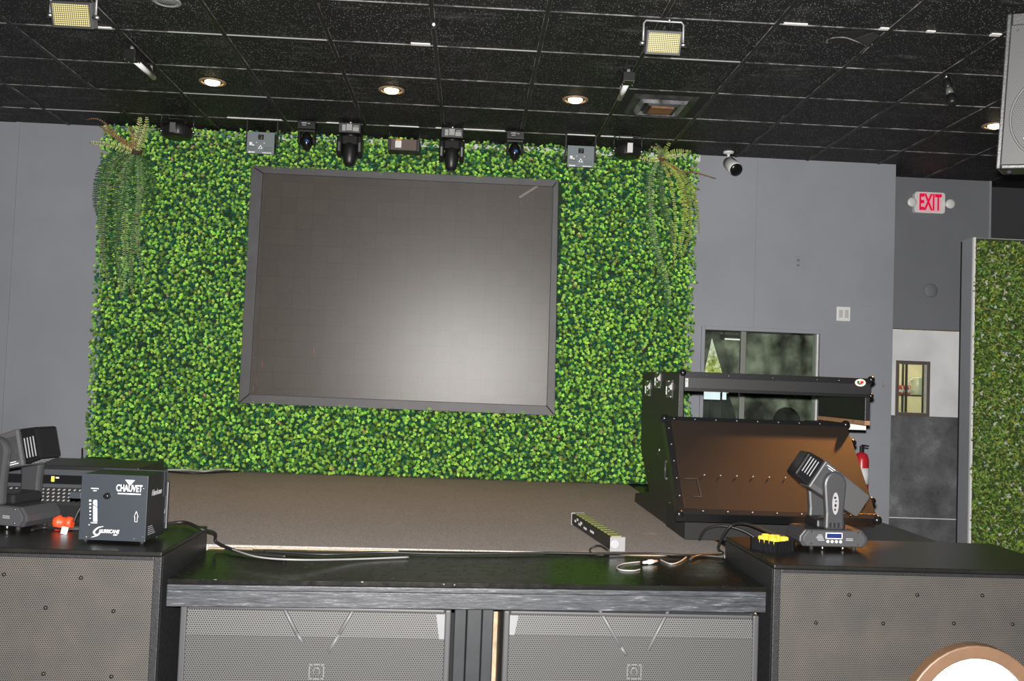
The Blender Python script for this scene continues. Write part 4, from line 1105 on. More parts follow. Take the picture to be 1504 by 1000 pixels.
cable('power_cable', None, .007, CABLE, 'second black cable arch just behind the first by the right subwoofer', pts=[Vector((1.25, 4.95, ZS+.008)), Vector((1.27, 4.9, ZS+.07)), Vector((1.34, 4.85, ZS+.1)), Vector((1.45, 4.8, ZS+.08)), Vector((1.55, 4.75, ZS+.01))])
cable('white_cable', [(246, 690), (275, 690), (300, 692), (322, 689), (347, 690)], .008, CABLEW, 'white cable lying along the foot of the ivy at the left', lift=[.0, .0, .0, .01, .0])
cable('power_cable', [(235, 691), (280, 695), (330, 693), (350, 692)], .007, CABLE, 'black cable along the foot of the ivy beside the white one')

# yellow-topped black tray on the right sub
q = onZ(1141, 811, ZT)
ty = thing('tray', 'small black slotted tray of yellow discs beside the right moving head', 'tray', (q.x, q.y+.06, ZT), (0, 0, math.radians(38)))
SLOT = M('tray_black', (.01, .01, .012), .3)
b = B(SLOT).bx(-.065, .065, -.065, .065, .002, .032)
for i in range(6):
    u = -.062+i*.0248
    for s_ in (-1, 1):
        b.bx(u-.008, u+.008, s_*.066-.004, s_*.066+.004, 0, .05); b.bx(s_*.066-.004, s_*.066+.004, u-.008, u+.008, 0, .05)
b.build('body', ty)
b = B(CHROME)
for i in range(5):
    u = -.05+i*.0248
    for s_ in (-1,): b.bx(u-.001, u+.001, -.071, -.0695, .004, .046); b.bx(-.071, -.0695, u-.001, u+.001, .004, .046)
b.bx(-.072, -.068, -.072, -.068, 0, .05)
b.build('edge_strip', ty)
YEL = M('bright_yellow_foam', (.9, .62, .04), .7, var=.2, vscale=60)
kk = 0
for x, y, z in ((-.035, .03, 0), (.005, .04, .003), (.04, .01, 0), (-.005, -.002, .006), (.035, -.035, 0), (-.03, -.02, .002)):
    kk += 1
    tag(B(YEL).lathe((q.x+(x*.788-y*.616), q.y+.06+(x*.616+y*.788), ZT+.033), (0, 0, 1), [(0, .018), (.004, .02), (.024, .02), (.028+z, .017), (.03+z, .004)], 14).build('yellow_disc'), 'yellow foam disc in the small black tray by the moving head', 'disc', 'yellow foam discs in the tray')

# ================================================================== clutter behind the fog machine (left)
ORG = onZ(80, 764, ZT)
XC = onZ(98, 779, ZT)
rd = thing('orange_plug', 'bright red-orange cable connector on the left subwoofer behind the fog machine', 'plug', (XC.x-.02, XC.y+.02, ZT))
OR = M('red_orange_plastic', (.85, .07, .02), .45)
B(OR).tube([(-.04, 0, .03), (-.015, 0, .032), (-.012, 0, .03), (.012, .0, .03), (.016, 0, .03), (.035, 0, .03)], [.026, .03, .024, .024, .029, .022], 12).build('body', rd)
B(OR).bx(-.03, .03, -.02, .02, 0, .02).build('foot', rd)
cable('power_cable', None, .006, CABLE, 'black lead rising from the red-orange plug behind the fog machine', pts=[Vector((XC.x+.02, XC.y+.02, ZT+.035)), Vector((XC.x+.035, XC.y+.025, ZT+.08)), Vector((XC.x+.06, XC.y+.04, ZT+.13)), Vector((XC.x+.07, XC.y+.06, ZT+.1)), Vector((XC.x+.06, XC.y+.08, ZT+.03)), Vector((XC.x+.03, XC.y+.09, ZT+.007))])
cable('power_cable', None, .006, CABLE, 'black lead lying flat in front of the red-orange plug', pts=[Vector((XC.x-.12, XC.y-.06, ZT+.008)), Vector((XC.x-.1, XC.y+.01, ZT+.008)), Vector((XC.x, XC.y-.01, ZT+.008)), Vector((XC.x+.12, XC.y+.03, ZT+.008))])
k = onZ(90, 786, ZT)
tag(B(PAPER).box((k.x, k.y+.03, ZT+.0155), (.026, .004, .03), Ry(.2)).build('paper_tag'), 'small white tag in front of the red-orange plug', 'tag')
k = onZ(100, 777, ZT); tag(B(STEEL).box((k.x, k.y+.02, ZT+.004), (.09, .012, .007)).build('metal_strip'), 'thin silver metal strip beside the white tag on the left subwoofer', 'strip')
# slotted bar fixtures on the stage behind
def barfix(name, label, px0, px1, y0, y1, Yd, mat, dep, cat='stage light'):
    a = onY(px0, y1, Yd); c = onY(px1, y0, Yd)
    t = thing(name, label, cat, (a.x, Yd, a.z))
    return t, c.x-a.x, c.z-a.z, dep
Yd = 4.85
a = onY(47, 705, Yd); c = onY(125, 684, Yd)
t = thing('equipment_rack', 'dark rack unit with a small yellow label behind the fog machine', 'rack', (a.x-.5, Yd, ZS+.002))
RK = M('rack_grey', (.05, .055, .062), .4)
X1 = 1.02; zr = lambda y: onY(85, y, Yd).z-ZS
B(BLACK).bx(0, X1, .005, .4, 0, zr(684)).build('case', t, .004)
B(RK).bx(0, X1, -.003, .0045, zr(698), zr(690)).build('rail', t); B(RK).bx(0, X1, -.01, .0045, zr(716), zr(711)).build('rail', t)
B(BLACKGLOSS).bx(0, X1, -.002, .0045, zr(710.5), zr(698.5)).build('screen_strip', t)
lx = onY(78, 704, Yd).x-(a.x-.5)
B(M('yellow_label', (.8, .6, .05), .5)).bx(lx-.008, lx+.008, -.004, -.002, zr(708), zr(700)).build('label_patch', t)
B(INK).bx(lx+.014, lx+.03, -.004, -.002, zr(703), zr(701)).build('print', t)
b = B(GREYINK)
for j in range(4):
    for i in range(26): b.box((.35+i*.026, -.0035, zr(719.5+j*5.2)), (.012, .002, .006), Ry(-.5))
b.build('vent_slot', t)
B(M('vent_face', (.012, .012, .012), .5)).bx(0, X1, -.002, .0045, zr(742), zr(716.5)).build('vent_panel', t)
a = onY(85, 690, 6.9); c = onY(128, 678, 6.9)
t = thing('black_case', 'low black case on the stage at the left foot of the ivy', 'case', (a.x-.15, 6.95, ZS))
B(BLACK).prism([(0, 0, 0), (c.x-a.x+.18, 0, 0), (c.x-a.x+.18, 0, c.z-ZS), (.22, 0, c.z-ZS), (.1, 0, a.z-ZS)], (0, .35, 0)).build('body', t, .008)
B(STEEL).bx(c.x-a.x+.14, c.x-a.x+.16, -.006, 0, .04, .06).build('catch', t)
a = onY(122, 690, 6.8); c = onY(121, 658, 6.8)
tag(B(BLACK).cyl((a.x, 6.8, ZS), (c.x, 6.8, c.z), .006, 8).build('thin_rod'), 'thin black upright rod behind the top left of the fog machine', 'rod')

# ================================================================== CEILING FIXTURES
# downlights
WARM = (1, .62, .3)
BULB = emit('warm_bulb', (1, .8, .5), 12)
def downlight(x, y, label, grp='round downlights in the black ceiling'):
    p = onZ(x, y, HC)
    t = thing('downlight', label, 'ceiling light', (p.x, p.y, HC), group=grp)
    b = B(M('trim_ring', (.3, .2, .12), .4))
    n = 32; pr_ = [(.09, -.0005), (.09, -.006), (.072, -.009), (.068, .0)]
    # trim ring
    for i in range(n):
        a = 2*PI*i/n
        for r_, z in pr_: b.v.append(Vector((r_*math.cos(a), r_*math.sin(a), z)))
    for i in range(n):
        for k_ in range(3):
            u = i*4+k_; v = ((i+1) % n)*4+k_
            b.face([u, v, v+1, u+1], True)
    b.build('trim_ring', t)
    B(BULB).lathe((0, 0, -.0012), (0, 0, -1), [(0, .05), (.008, .048), (.018, .036), (.023, .018), (.024, .002)], 24).build('bulb', t)
    return p
dl = [downlight(312, 120, 'lit warm downlight, leftmost of the row in the ceiling'), downlight(575, 132, 'lit warm downlight in the middle of the ceiling row'),
      downlight(845, 146, 'lit warm downlight in the ceiling just left of the air vent')]
dl.append(downlight(1462, 184, 'lit downlight half hidden behind the hanging loudspeaker'))
# unlit round grille top
p = onZ(245, 1, HC)
t = thing('ceiling_speaker', 'round grey perforated ceiling speaker at the top left edge', 'speaker', (p.x, p.y, HC))
B(GREYMETAL).lathe((0, 0, -.001), (0, 0, -1), [(0, .075), (.008, .073), (.01, .06), (.004, .058)], 28).build('rim', t)
B(grille_mat('round_grille', (.25, .25, .25), (.03, .03, .03), .012, .0035, ('X', 'Y'))).lathe((0, 0, -.001), (0, 0, -1), [(0, .057), (.006, .05), (.008, .01)], 28).build('grille', t)
# air vent
c4 = [onZ(x, y, HC) for x, y in ((943, 132), (1030, 139), (1003, 172), (905, 167))]
vx = sum(v.x for v in c4)/4; vy = sum(v.y for v in c4)/4
vx = TX0+2.5*TW; vy = TY0+2.5*TW
vt = thing('air_vent', 'square black ceiling air vent with a rust-stained centre', 'vent', (vx, vy, HC))
def sqring(mb, r0, z0, r1, z1):
    b = len(mb.v)
    for r_, z in ((r0, z0), (r1, z1)):
        for sx, sy in ((-1, -1), (1, -1), (1, 1), (-1, 1)): mb.v.append(Vector((sx*r_, sy*r_, z)))
    for i in range(4): mb.face([b+i, b+(i+1) % 4, b+4+(i+1) % 4, b+4+i])
VM = M('vent_dirty_metal', (.03, .03, .03), .35, var=.7, vscale=9); VM2 = M('vent_pale_metal', (.16, .16, .17), .35, var=.9, vscale=7)
b = B(BLACKMATTE).bx(-.285, .285, -.285, .285, -.004, -.001); b.build('panel', vt)
b = B(VM); sqring(b, .22, -.004, .2, -.03); sqring(b, .2, -.03, .17, -.012); b.build('louver', vt)
b = B(VM2); sqring(b, .165, -.008, .145, -.04); sqring(b, .145, -.04, .12, -.02); b.build('louver', vt)
b = B(VM); sqring(b, .115, -.012, .1, -.045); sqring(b, .1, -.045, .08, -.03); b.build('louver', vt)
B(M('rust_stain', (.22, .11, .05), .7, var=.3, vscale=15)).bx(-.078, .078, -.078, .078, -.05, -.03).build('core_plate', vt)

# strobes
def ledpanel():
    t = NT('yellow_led_grid'); o = t.xyz()
    u = t.math('ABSOLUTE', t.math('SUBTRACT', t.math('FRACT', t.math('ADD', t.math('DIVIDE', o['X'], .0102), 100.5)), .5))
    v = t.math('ABSOLUTE', t.math('SUBTRACT', t.math('FRACT', t.math('ADD', t.math('DIVIDE', o['Z'], .0098), 100.5)), .5))
    d_ = t.math('LESS_THAN', t.math('MAXIMUM', u, v), .33)
    t.set(t.mix(d_, (.09, .085, .06), (.72, .62, .26)), .35); return t.m
LEDG = ledpanel()
def strobe(face_px, Yc, label, wpx, hpx):
    p = onY(face_px[0], face_px[1], Yc)
    t = thing('strobe_light', label, 'stage light', (p.x, p.y, HC), group='strobe panels hanging from the ceiling')
    cz = p.z-HC; w_, h_ = wpx/F*Yc, hpx/F*Yc/.94
    R = Rx(math.radians(24))
    # parts are meshes with their own local axes so the LED grid follows the face
    def loc(o_): o_.location = (0, 0, cz); o_.rotation_euler = (math.radians(24), 0, 0); return o_
    loc(B(M('strobe_grey', (.16, .16, .165), .4)).bx(-w_/2-.01, w_/2+.01, .003, .075, -h_/2-.012, h_/2+.012).build('housing', t, .004))
    f = B(GREYPL); 
    f.bx(-w_/2-.01, w_/2+.01, -.004, .0028, h_/2, h_/2+.012).bx(-w_/2-.01, w_/2+.01, -.004, .0028, -h_/2-.012, -h_/2).bx(-w_/2-.01, -w_/2, -.004, .0028, -h_/2, h_/2).bx(w_/2, w_/2+.01, -.004, .0028, -h_/2, h_/2)
    loc(f.build('bezel', t, .001))
    loc(B(LEDG).bx(-w_/2, w_/2, -.001, .0025, -h_/2, h_/2).build('led_face', t))
    bw_ = w_/2+.024
    y_ = .035
    B(GREYMETAL).tube([(-bw_, y_*.5, cz+.0), (-bw_, y_*.5, -.03), (-bw_+.012, y_*.5, -.014), (bw_-.012, y_*.5, -.014), (bw_, y_*.5, -.03), (bw_, y_*.5, cz+.0)], .0055, 8).build('bracket', t)
    for s_ in (-1, 1): B(STEEL).cyl((s_*(w_/2+.008), y_*.5, cz-.0), (s_*(w_/2+.045), y_*.5, cz-.0), .013, 10).build('knob', t)
    B(STEEL).cyl((.03, y_*.5, -.016), (.03, y_*.5, -.001), .012, 10).build('clamp', t)
    b = B(CABLE); b.tube(smooth([(.01, y_, -.03), (.0, y_+.02, -.06), (-.02, y_+.02, cz+h_/2+.03)]), .004, 6); b.tube(smooth([(.01, y_, -.03), (.02, y_+.02, -.06), (.02, y_+.02, cz+h_/2+.03)]), .004, 6); b.build('lead', t)
    return t
strobe((975, 63), 4.87, 'yellow LED strobe panel on a U bracket above the air vent', 47, 26)
strobe((105, 22), 4.83, 'yellow LED strobe panel at the top left of the ceiling', 52, 28)

# LED tubes hanging along the grid
def ledtube(ends, label, side):
    a = onZ(*ends[0], HC-.07); c = onZ(*ends[1], HC-.07)
    t = thing('led_tube_bar', label, 'stage light', (a.x, a.y, HC), group='short white LED bars under the ceiling')
    A = Vector((0, 0, -.07)); Cc = c-a+Vector((0, 0, -.07)); d_ = (Cc-A).normalized()
    B(M('white_diffuser', (.9, .9, .92), .4)).tube([A, Cc], .017, 12).build('diffuser', t)
    sd = Vector((-d_.y, d_.x, 0))*side
    mid = (A+Cc)/2; ang_ = math.atan2(d_.y, d_.x)
    B(BLACK).box(mid+Vector((0, 0, .03))+sd*.016, ((Cc-A).length+.04, .045, .03), Rz(ang_)).build('housing', t, .004)
    B(BLACK).box(A-d_*.05+Vector((0, 0, .012)), (.09, .075, .06), Rz(ang_)).build('driver_box', t, .004)
    B(GREYMETAL).cyl(A-d_*.05+Vector((0, 0, .04)), A-d_*.05+Vector((0, 0, .0695)), .012).cyl(Cc-d_*.05+Vector((0, 0, .03)), Cc-d_*.05+Vector((0, 0, .0695)), .008).build('hanger', t)
    b = B(CHROME)
    for u in (-.03, .03):
        for v in (-.03, .03): b.ball(A-d_*(.05+u)+Vector((0, 0, -.02))+Vector((-d_.y, d_.x, 0))*v, .005, 6)
    b.build('screw', t)
ledtube(((198, 89), (226, 114)), 'short white LED bar under the ceiling, left of the downlights', 1)
ledtube(((921, 122), (910, 145)), 'short white LED bar under the ceiling beside the air vent', -1)

# hanging moving heads and boxes along the ivy
YH = 7.26
STK = M('white_sticker', (.7, .7, .68), .6); STKG = M('faded_sticker', (.34, .34, .33), .6)
def big_mover(px, label):
    p = onZ(px[0], px[1], HC)
    t = thing('hanging_moving_head', label, 'stage light', (p.x, p.y, HC), group='large hanging moving heads above the screen')
    B(BLACK).bx(-.085, .085, -.08, .09, -.1, -.022).build('base', t, .006)
    B(GREYPL).bx(-.082, .082, -.084, -.0805, -.097, -.026).build('label_plate', t, .002)
    b = B(STKG)
    for x0, x1, z0, z1 in ((-.056, -.03, -.088, -.04), (-.024, .018, -.084, -.034), (.024, .07, -.088, -.056), (.03, .068, -.05, -.044)): b.bx(x0, x1, -.0855, -.0842, z0, z1)
    b.build('sticker', t)
    B(STEEL).cyl((0, -.03, -.022), (0, -.03, -.001), .02, 10).cyl((-.05, .02, -.022), (-.05, .02, -.001), .012, 8).build('clamp', t)
    B(BLACK).lathe((0, 0, -.1), (0, 0, -1), [(0.0005, .05), (.012, .05), (.02, .04)], 20).build('pan_bearing', t)
    # yoke as an inverted U
    for s_ in (-1, 1):
        prf = [(-.06, -.115), (.06, -.115), (.07, -.17), (.06, -.24), (.0, -.28), (-.06, -.24), (-.07, -.17)]
        B(BLACK).prism([(s_*.078-.019, y, z) for y, z in prf], (.038, 0, 0)).build('yoke_arm', t, .012)
    B(BLACKMATTE).bx(-.058, .058, -.052, .05, -.178, -.1125).build('yoke_bridge', t, .01)
    d_ = Vector((0, -.12, -.99)).normalized(); c0 = Vector((0, .0, -.155))
    B(BLACK).lathe(c0, d_, [(0, .03), (.015, .05), (.07, .058), (.12, .054), (.17, .042), (.185, .03)], 26).build('head', t)
    B(BLACKGLOSS).lathe(c0+d_*.185, d_, [(.0005, .026), (.006, .024), (.008, .01)], 20).build('lens', t)
    return t
a = big_mover((516, 180), 'large black moving head hanging above the screen, left of the brown box')
q = onZ(665, 187, HC); dup(a, (q.x, q.y, HC), 'large black moving head hanging above the screen, right of the brown box')
def small_mover(px, label):
    p = onZ(px[0], px[1], HC)
    t = thing('hanging_spot_light', label, 'stage light', (p.x, p.y, HC), group='small hanging spotlights with blue lenses')
    B(BLACK).bx(-.07, .07, -.06, .07, -.078, -.015).build('base', t, .006)
    b = B(GREYINK); b.bx(-.035, .005, -.0615, -.0602, -.04, -.03).bx(-.03, 0, -.0615, -.0602, -.055, -.048).bx(.012, .03, -.0615, -.0602, -.042, -.034); b.build('sticker', t)
    B(STEEL).cyl((0, 0, -.015), (0, 0, -.001), .015, 10).build('clamp', t)
    for s_ in (-1, 1):
        prf = [(-.035, -.085), (.035, -.085), (.04, -.15), (.02, -.19), (-.02, -.19), (-.04, -.15)]
        B(BLACK).prism([(s_*.056-.01, y, z) for y, z in prf], (.02, 0, 0)).build('yoke_arm', t, .008)
    B(BLACK).bx(-.066, .066, -.04, .04, -.0975, -.0785).build('yoke_bridge', t, .006)
    d_ = Vector((0, -.8, -.6)).normalized(); c0 = Vector((0, .025, -.135))
    B(BLACKGLOSS).ball((0, 0, -.165), .05, 16, (.9, 1.05, 1.4)).build('head', t)
    B(M('blue_lens', (.02, .1, .24), .1)).lathe(Vector((.008, -.012, -.15)), d_, [(0.03, .02), (.044, .016), (.048, .006)], 18).build('lens', t)
    return t
a = small_mover((452, 177), 'small black spotlight with a blue lens, beside the left laser box')
q = onZ(757, 192, HC); dup(a, (q.x, q.y, HC), 'small black spotlight with a blue lens, near the right laser box')
def laser(px, label):
    p = onY(px[0], px[1], YH)
    t = thing('laser_projector', label, 'laser', (p.x, p.y, HC), group='grey laser boxes above the screen')
    cz = p.z-HC; w_, h_ = .208, .168
    LG = M('laser_blue_grey', (.17, .2, .215), .45)
    B(LG).bx(-w_/2, w_/2, -.004, 0, cz-h_/2, cz+h_/2).build('face', t, .001)
    B(BLACK).bx(-w_/2+.003, w_/2-.003, .0005, .09, cz-h_/2+.02, cz+h_/2-.003).build('body', t, .003)
    B(BLACKGLOSS).bx(-.02, .022, -.0055, -.0042, cz+.025, cz+.064).build('aperture', t)
    b = B(GREYMETAL); b.tube([(-.012, -.0062, cz+.052), (.01, -.0062, cz+.055), (.006, -.0062, cz+.036), (-.008, -.0062, cz+.034)], .002, 5); b.build('aperture_glint', t)
    b = B(INK)
    b.prism([(-.018, -.0052, cz-.045), (0, -.0052, cz-.014), (.018, -.0052, cz-.045)], (0, .001, 0))
    for x0, x1, z0, z1 in ((-.085, -.064, -.02, .003), (-.062, -.048, -.024, -.014), (-.035, -.028, -.0, .006), (.024, .031, -.004, .004), (-.09, -.075, -.08, -.068), (-.072, -.04, -.078, -.07), (.015, .085, -.079, -.073)): b.bx(x0, x1, -.0052, -.0042, cz+z0, cz+z1)
    b.build('lettering', t)
    b = B(BLACK); b.prism([(-.008, -.006, cz-.04), (0, -.006, cz-.026), (.008, -.006, cz-.04)], (0, .0006, 0))
    for x0, x1, z0, z1 in ((-.09, -.03, -.052, -.034), (.03, .088, -.054, -.036)):
        b.tube([(x0, -.0045, cz+z0), (x1, -.0045, cz+z0), (x1, -.0045, cz+z1), (x0, -.0045, cz+z1), (x0, -.0045, cz+z0)], .0012, 4)
    b.build('outline', t)
    for s_ in (-1, 1):
        B(BLACK).bx(s_*(w_/2+.012)-.006, s_*(w_/2+.012)+.006, .03, .06, cz-.02, -.001).build('bracket_arm', t)
        B(CHROME).cyl((s_*(w_/2-.004), .045, cz), (s_*(w_/2+.026), .045, cz), .012, 10).build('knob', t)
    return t
a = laser((383, 210), 'grey laser box with a warning triangle above the screen, left of the small spotlight')
q = onY(853, 230, YH); lz = laser((853, 230), 'grey laser box with a warning triangle above the right end of the screen')
p = onY(593, 212.5, YH)
t = thing('effect_light_box', 'small brown-fronted light box with a white sticker hanging above the screen', 'stage light', (p.x, p.y, HC))
cz = p.z-HC
B(grille_mat('brown_front_mesh', (.17, .13, .12), (.05, .035, .03), .006, .002)).bx(-.098, .098, -.003, 0, cz-.042, cz+.042).build('front', t)
B(BLACK).bx(-.124, -.0985, -.006, .14, cz-.045, cz+.045).bx(.0985, .124, -.006, .14, cz-.045, cz+.045).bx(-.0984, .0984, .0005, .14, cz-.044, cz+.044).build('body', t, .003)
B(STK).bx(-.065, -.018, -.0045, -.0032, cz-.025, cz+.028).build('sticker', t); B(M('orange_patch', (.6, .28, .05), .6)).bx(-.06, -.02, -.0047, -.0034, cz+.029, cz+.041).build('sticker_top', t)
for s_ in (-1, 1): B(BLACK).cyl((s_*.118, .05, cz+.045), (s_*.118, .05, -.001), .003, 6).build('hanger', t)
# flat par cans
def par(px, label, sticker, grp='flat black par lights near the ferns', s=1.0):
    p = onY(px[0], px[1], YH)
    t = thing('par_light', label, 'stage light', (p.x, p.y, HC), group=grp); cz = p.z-HC
    prof_ = [(0.0, .08*s), (.006, .1*s), (.03, .108*s), (.085, .108*s), (.095, .1*s), (.1, .06*s)]
    B(BLACK).lathe((0, 0, cz+.05), (0, 0, -1), prof_, 32).build('can', t)
    b = B(BLACKMATTE)
    for i in range(24):
        a_ = 2*PI*i/24; b.box((.109*s*math.cos(a_), .109*s*math.sin(a_), cz-.008), (.008, .008, .05), Rz(a_))
    b.build('cooling_fins', t)
    B(sticker).bx(-.02, .022, -.118*s, -.114*s, cz-.035, cz+.04).build('label_strip', t, .004)
    for dy in (0,):
        b = B(BLACK); h = -.005
        b.tube([(-.122*s, .0, cz), (-.122*s, .0, h-.01), (-.1*s, 0, h), (.1*s, 0, h), (.122*s, .0, h-.01), (.122*s, .0, cz)], .005, 8); b.build('bracket', t)
    for s_ in (-1, 1): B(STEEL).cyl((s_*.108*s, 0, cz), (s_*.135*s, 0, cz), .011, 10).build('knob', t)
    b = B(CABLE); b.tube(smooth([(.03, .04, cz+.05), (.05, .05, cz+.1), (-.02, .05, cz+.11), (-.08, .04, -.03), (-.06, .03, -.002)]), .004, 6); b.build('lead', t)
    return t
par((260, 193), 'flat black par light under the ceiling beside the left fern', M('grey_rib', (.12, .12, .12), .3))
par((922, 222), 'flat black par light with a white label beside the right fern', STK, s=.9)

# small hanging pin spot and cable loop, torn tile
p = onZ(1390, 110, HC)
t = thing('pin_spot', 'tiny dark pin spot lamp dangling from the right of the ceiling', 'stage light', (p.x, p.y, HC))
B(STEEL).cyl((0, 0, -.02), (0, 0, -.001), .012, 10).build('clamp', t)
d_ = Vector((.03, -.05, -.2)).normalized(); s0 = Vector((0, 0, -.03))
B(BLACK).tube([Vector((0, 0, -.02)), s0, s0+d_*.05, s0+d_*.06], [.004, .02, .026, .022], 12).build('cap', t)
B(M('pin_grey', (.12, .12, .11), .3)).tube([s0+d_*.061, s0+d_*.1], [.022, .022], 12).build('barrel', t)
B(BLACK).tube([s0+d_*.101, s0+d_*.15, s0+d_*.165], [.023, .03, .026], 12).build('nose', t)
B(CABLE).tube(smooth([Vector((.01, 0, -.02)), Vector((.05, 0, -.08)), s0+d_*.12+Vector((.03, 0, 0))]), .003, 6).build('lead', t)
p = onZ(636, 10, HC)
b = B(CABLE)
lpz = smooth([onY(x, y, 4.95)-Vector((p.x, p.y, HC)) for x, y in ((632, 4), (631, 22), (636, 36), (640, 22), (637, 8), (642, 12), (646, 26), (641, 40), (634, 42), (633, 52))], 6)
t = thing('hanging_cable', 'thin looped cable hanging from the top of the ceiling grid', 'cable', (p.x, p.y, HC))
b.tube([Vector((0, .0, -.004))]+[v for v in lpz], .003, 6); b.build('loop', t)
B(WHITE).ball(onY(637, 36, 4.94)-Vector((p.x, p.y, HC)), .01, 8).build('bead', t)
p = onZ(1252, 58, HC)
t = thing('torn_tile_patch', 'torn ceiling patch with dangling ragged edges near the top right', 'ceiling damage', (p.x, p.y, HC))
B(BLACKMATTE).prism([(-.12, -.1, -.0035), (.02, -.13, -.0035), (.05, .0, -.0035), (-.05, .06, -.0035), (-.13, .03, -.0035)], (0, 0, .0025)).build('hole', t)
b = B(CHIP); b.tube(smooth([onZ(x, y, HC-.012)-p for x, y in ((1216, 63), (1214, 60), (1222, 56), (1240, 55), (1256, 60), (1270, 66), (1275, 70), (1281, 65))], 5), .004, 5)
b.tube(smooth([onZ(x, y, HC-.01)-p for x, y in ((1275, 70), (1268, 77), (1264, 80))], 4), .004, 5); b.build('ragged_edge', t)
B(M('torn_dark_tile', (.03, .03, .03), .8)).prism([onZ(x, y, HC-.006)-p for x, y in ((1256, 57), (1282, 48), (1296, 56), (1278, 68))], (0, 0, .004)).build('flap', t)

# ================================================================== HANGING LOUDSPEAKER top right
YL = 3.95
a = onY(1477, 28, YL-.04); c = onY(1454, 254, YL+.05)
t = thing('hanging_loudspeaker', 'black loudspeaker with perforated grille hanging at the top right', 'speaker', ((a.x+c.x)/2+.24, YL, HC))
up_ = (a-c); Hs = up_.length; upn = up_.normalized()
pit = math.atan2(-(a.y-c.y), a.z-c.z)
ctr = (a+c)/2+Vector((.2, -.14, 0))-Vector((t.location))
rl = math.atan2((a.x-c.x), (a.z-c.z))
eul = (pit, math.radians(3.6), math.radians(-33))
from mathutils import Euler
RM = Euler(eul).to_matrix()
wS = .46
def pl(o_): o_.location = ctr; o_.rotation_euler = eul; return o_
sg_ = NT('loudspeaker_mesh'); hh = holes(sg_, .0105, .0034); o_ = sg_.xyz()
rr = sg_.math('SQRT', sg_.math('ADD', sg_.math('POWER', sg_.math('ADD', o_['X'], -.0), 2), sg_.math('POWER', sg_.math('ADD', o_['Z'], .11), 2)))
sg_.set(sg_.mix(hh, (.042, .042, .044), sg_.mix(sg_.math('LESS_THAN', rr, .185), (.03, .03, .03), (.006, .006, .006))), .5, 0, .4); sg_.bump(hh, .3, -.002)
pl(B(BLACKWORN).bx(-wS/2, wS/2, .012, .36, -Hs/2, Hs/2).build('cabinet', t, .012))
b = B(BLACKWORN); b.bx(-wS/2, -wS/2+.02, -.006, .0115, -Hs/2, Hs/2).bx(wS/2-.02, wS/2, -.006, .0115, -Hs/2, Hs/2).bx(-wS/2+.02, wS/2-.02, -.006, .0115, Hs/2-.05, Hs/2).bx(-wS/2+.02, wS/2-.02, -.006, .0115, -Hs/2, -Hs/2+.02)
pl(b.build('rim', t, .005))
pl(B(sg_.m).bx(-wS/2+.0205, wS/2-.0205, .0, .011, -Hs/2+.0205, Hs/2-.0505).build('grille', t))
b = B(M('woofer_ring', (.09, .09, .09), .45)); rg = [(.188*math.cos(2*PI*i/40), -.001, -.11+.188*math.sin(2*PI*i/40)) for i in range(41)]
b.tube(rg, .006, 6, caps=False); pl(b.build('woofer_ring', t))
b = B(CHROME)
for x, z in ((-wS/2+.045, Hs/2-.07), (wS/2-.045, Hs/2-.07), (-wS/2+.1, -Hs/2+.13)): b.lathe((x, 0, z), (0, -1, 0), [(0, .005), (.003, .002)], 8)
pl(b.build('screw', t))
b = B(RUBBER)
for x in (-wS/2+.05, -wS/2+.14, wS/2-.05): b.cyl((x, .06, -Hs/2-.018), (x, .06, -Hs/2+.001), .014, 10)
pl(b.build('foot', t))
for s_ in (-1, 1):
    pt = ctr+RM @ Vector((s_*.14, .15, Hs/2-.002))
    B(STEEL).cyl(pt, (pt.x, pt.y, -.001), .006, 8).build('suspension_rod', t)

# ================================================================== CHAIR bottom right
YCH = 2.4
pc = onY(1432, 945, YCH); rc = 116/F*YCH
ch = thing('oval_back_chair', 'white upholstered round-back chair with a tan wooden rim at the bottom right', 'chair', (pc.x, YCH, 0), (0, 0, math.radians(-3)))
TAN = M('tan_wood_rim', (.066, .034, .017), .55, var=.08, vscale=25); UPH = M('white_upholstery', (.88, .87, .84), .8, bump=.2, bscale=400)
rz = .25; rx = rc*1.0; zc = pc.z-rz
def ell(kx, kz, y): return [(kx*math.cos(2*PI*i/48), y, zc+kz*math.sin(2*PI*i/48)) for i in range(48)]
R1 = ell(rx, rz, -.02); R2 = ell(rx-.034, rz-.034, -.02)
b = B(TAN); base = len(b.v)
for y in (-.02, .02):
    for e_ in (ell(rx, rz, y), ell(rx-.034, rz-.034, y)): b.v += [Vector(v) for v in e_]
for i in range(48):
    j = (i+1) % 48
    b.face([i, j, 48+j, 48+i]); b.face([96+i, 144+i, 144+j, 96+j]); b.face([i, 96+i, 96+j, j]); b.face([48+i, 48+j, 144+j, 144+i])
b.build('back_rim', ch, .004)
b = B(UPH); n = 48
for k_, (f, y) in enumerate(((1, -.006), (.9, -.02), (.6, -.028), (.05, -.03))):
    b.v += [Vector(v) for v in ell((rx-.0345)*f, (rz-.0345)*f, y)]
for k_ in range(3):
    for i in range(48): j = (i+1) % 48; b.face([k_*48+i, k_*48+j, (k_+1)*48+j, (k_+1)*48+i], True)
b.face([144+i for i in range(48)]); b.v += [Vector(v) for v in ell((rx-.0345), (rz-.0345), .012)]; b.face([192+i for i in range(48)][::-1])
for i in range(48): j = (i+1) % 48; b.face([i, 192+i, 192+j, j])
b.build('back_pad', ch)
B(UPH).lathe((0, .24, .4), (0, 0, 1), [(0, .2), (.01, .225), (.06, .225), (.085, .18), (.09, .02)], 32).build('seat', ch)
B(TAN).lathe((0, .24, .34), (0, 0, 1), [(0, .2), (.005, .222), (.055, .222), (.059, .2)], 32).build('seat_rail', ch)
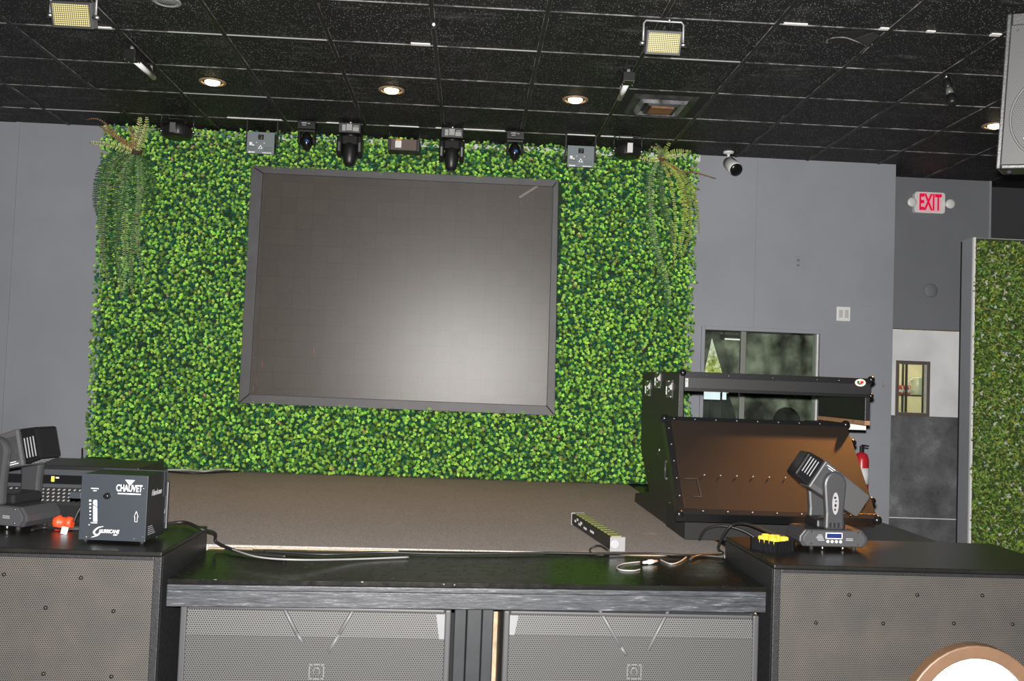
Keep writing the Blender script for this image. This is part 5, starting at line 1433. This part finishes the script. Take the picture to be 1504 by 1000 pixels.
for x, y in ((-.15, .09), (.15, .09), (-.15, .38), (.15, .38)): B(TAN).tube([(x, y, .345), (x, y, .2), (x*1.08, y, 0)], [.022, .019, .012], 10).build('leg', ch)
for s_ in (-1, 1): B(TAN).tube([(s_*.1, .03, .38), (s_*.1, .02, zc-rz*.8)], .015, 8).build('back_stile', ch)

# ================================================================== LIGHT
def light(name, ty, loc, energy, col, **kw):
    l = bpy.data.lights.new(name, ty); l.energy = energy; l.color = col
    for k, v in kw.items(): setattr(l, k, v)
    o = bpy.data.objects.new(name, l); COL.objects.link(o); o.location = loc; return o
def aim(o, tgt):
    o.rotation_euler = (Vector(tgt)-o.location).to_track_quat('-Z', 'Y').to_euler()
fl = light('camera_flash', 'SPOT', CAM+UP*.07+FW*.02, 2250, (1, .97, .93), shadow_soft_size=.02, spot_size=math.radians(115), spot_blend=.6)
aim(fl, CAM+UP*.07+FW*10+Vector((0, 0, .1)))
for i, p in enumerate(dl[:3]):
    s = light('downlight_lamp', 'SPOT', (p.x, p.y, HC-.03), 25, WARM, shadow_soft_size=.04, spot_size=math.radians(95), spot_blend=.7); aim(s, (p.x, p.y, 0))
p = dl[3]
s = light('downlight_lamp', 'SPOT', (p.x, p.y, HC-.03), 2500, (1, .4, .09), shadow_soft_size=.018, spot_size=math.radians(20.5), spot_blend=1); aim(s, (1.92, 5.08, 1.24))
light('pantry_lamp', 'POINT', (4.3, 9.1, 2.6), 32, (1, .9, .7), shadow_soft_size=.1)
wd = bpy.data.worlds.new('world'); sc.world = wd; wd.use_nodes = True
wd.node_tree.nodes['Background'].inputs[0].default_value = (.8, .88, 1, 1); wd.node_tree.nodes['Background'].inputs[1].default_value = .05
sc.view_settings.view_transform = 'Standard'; sc.view_settings.look = 'None'
sc.view_settings.exposure = 0; sc.view_settings.gamma = 1; sc.view_settings.use_curve_mapping = False
sc.cycles.use_denoising = True; sc.cycles.max_bounces = 6; sc.cycles.caustics_reflective = False; sc.cycles.caustics_refractive = False
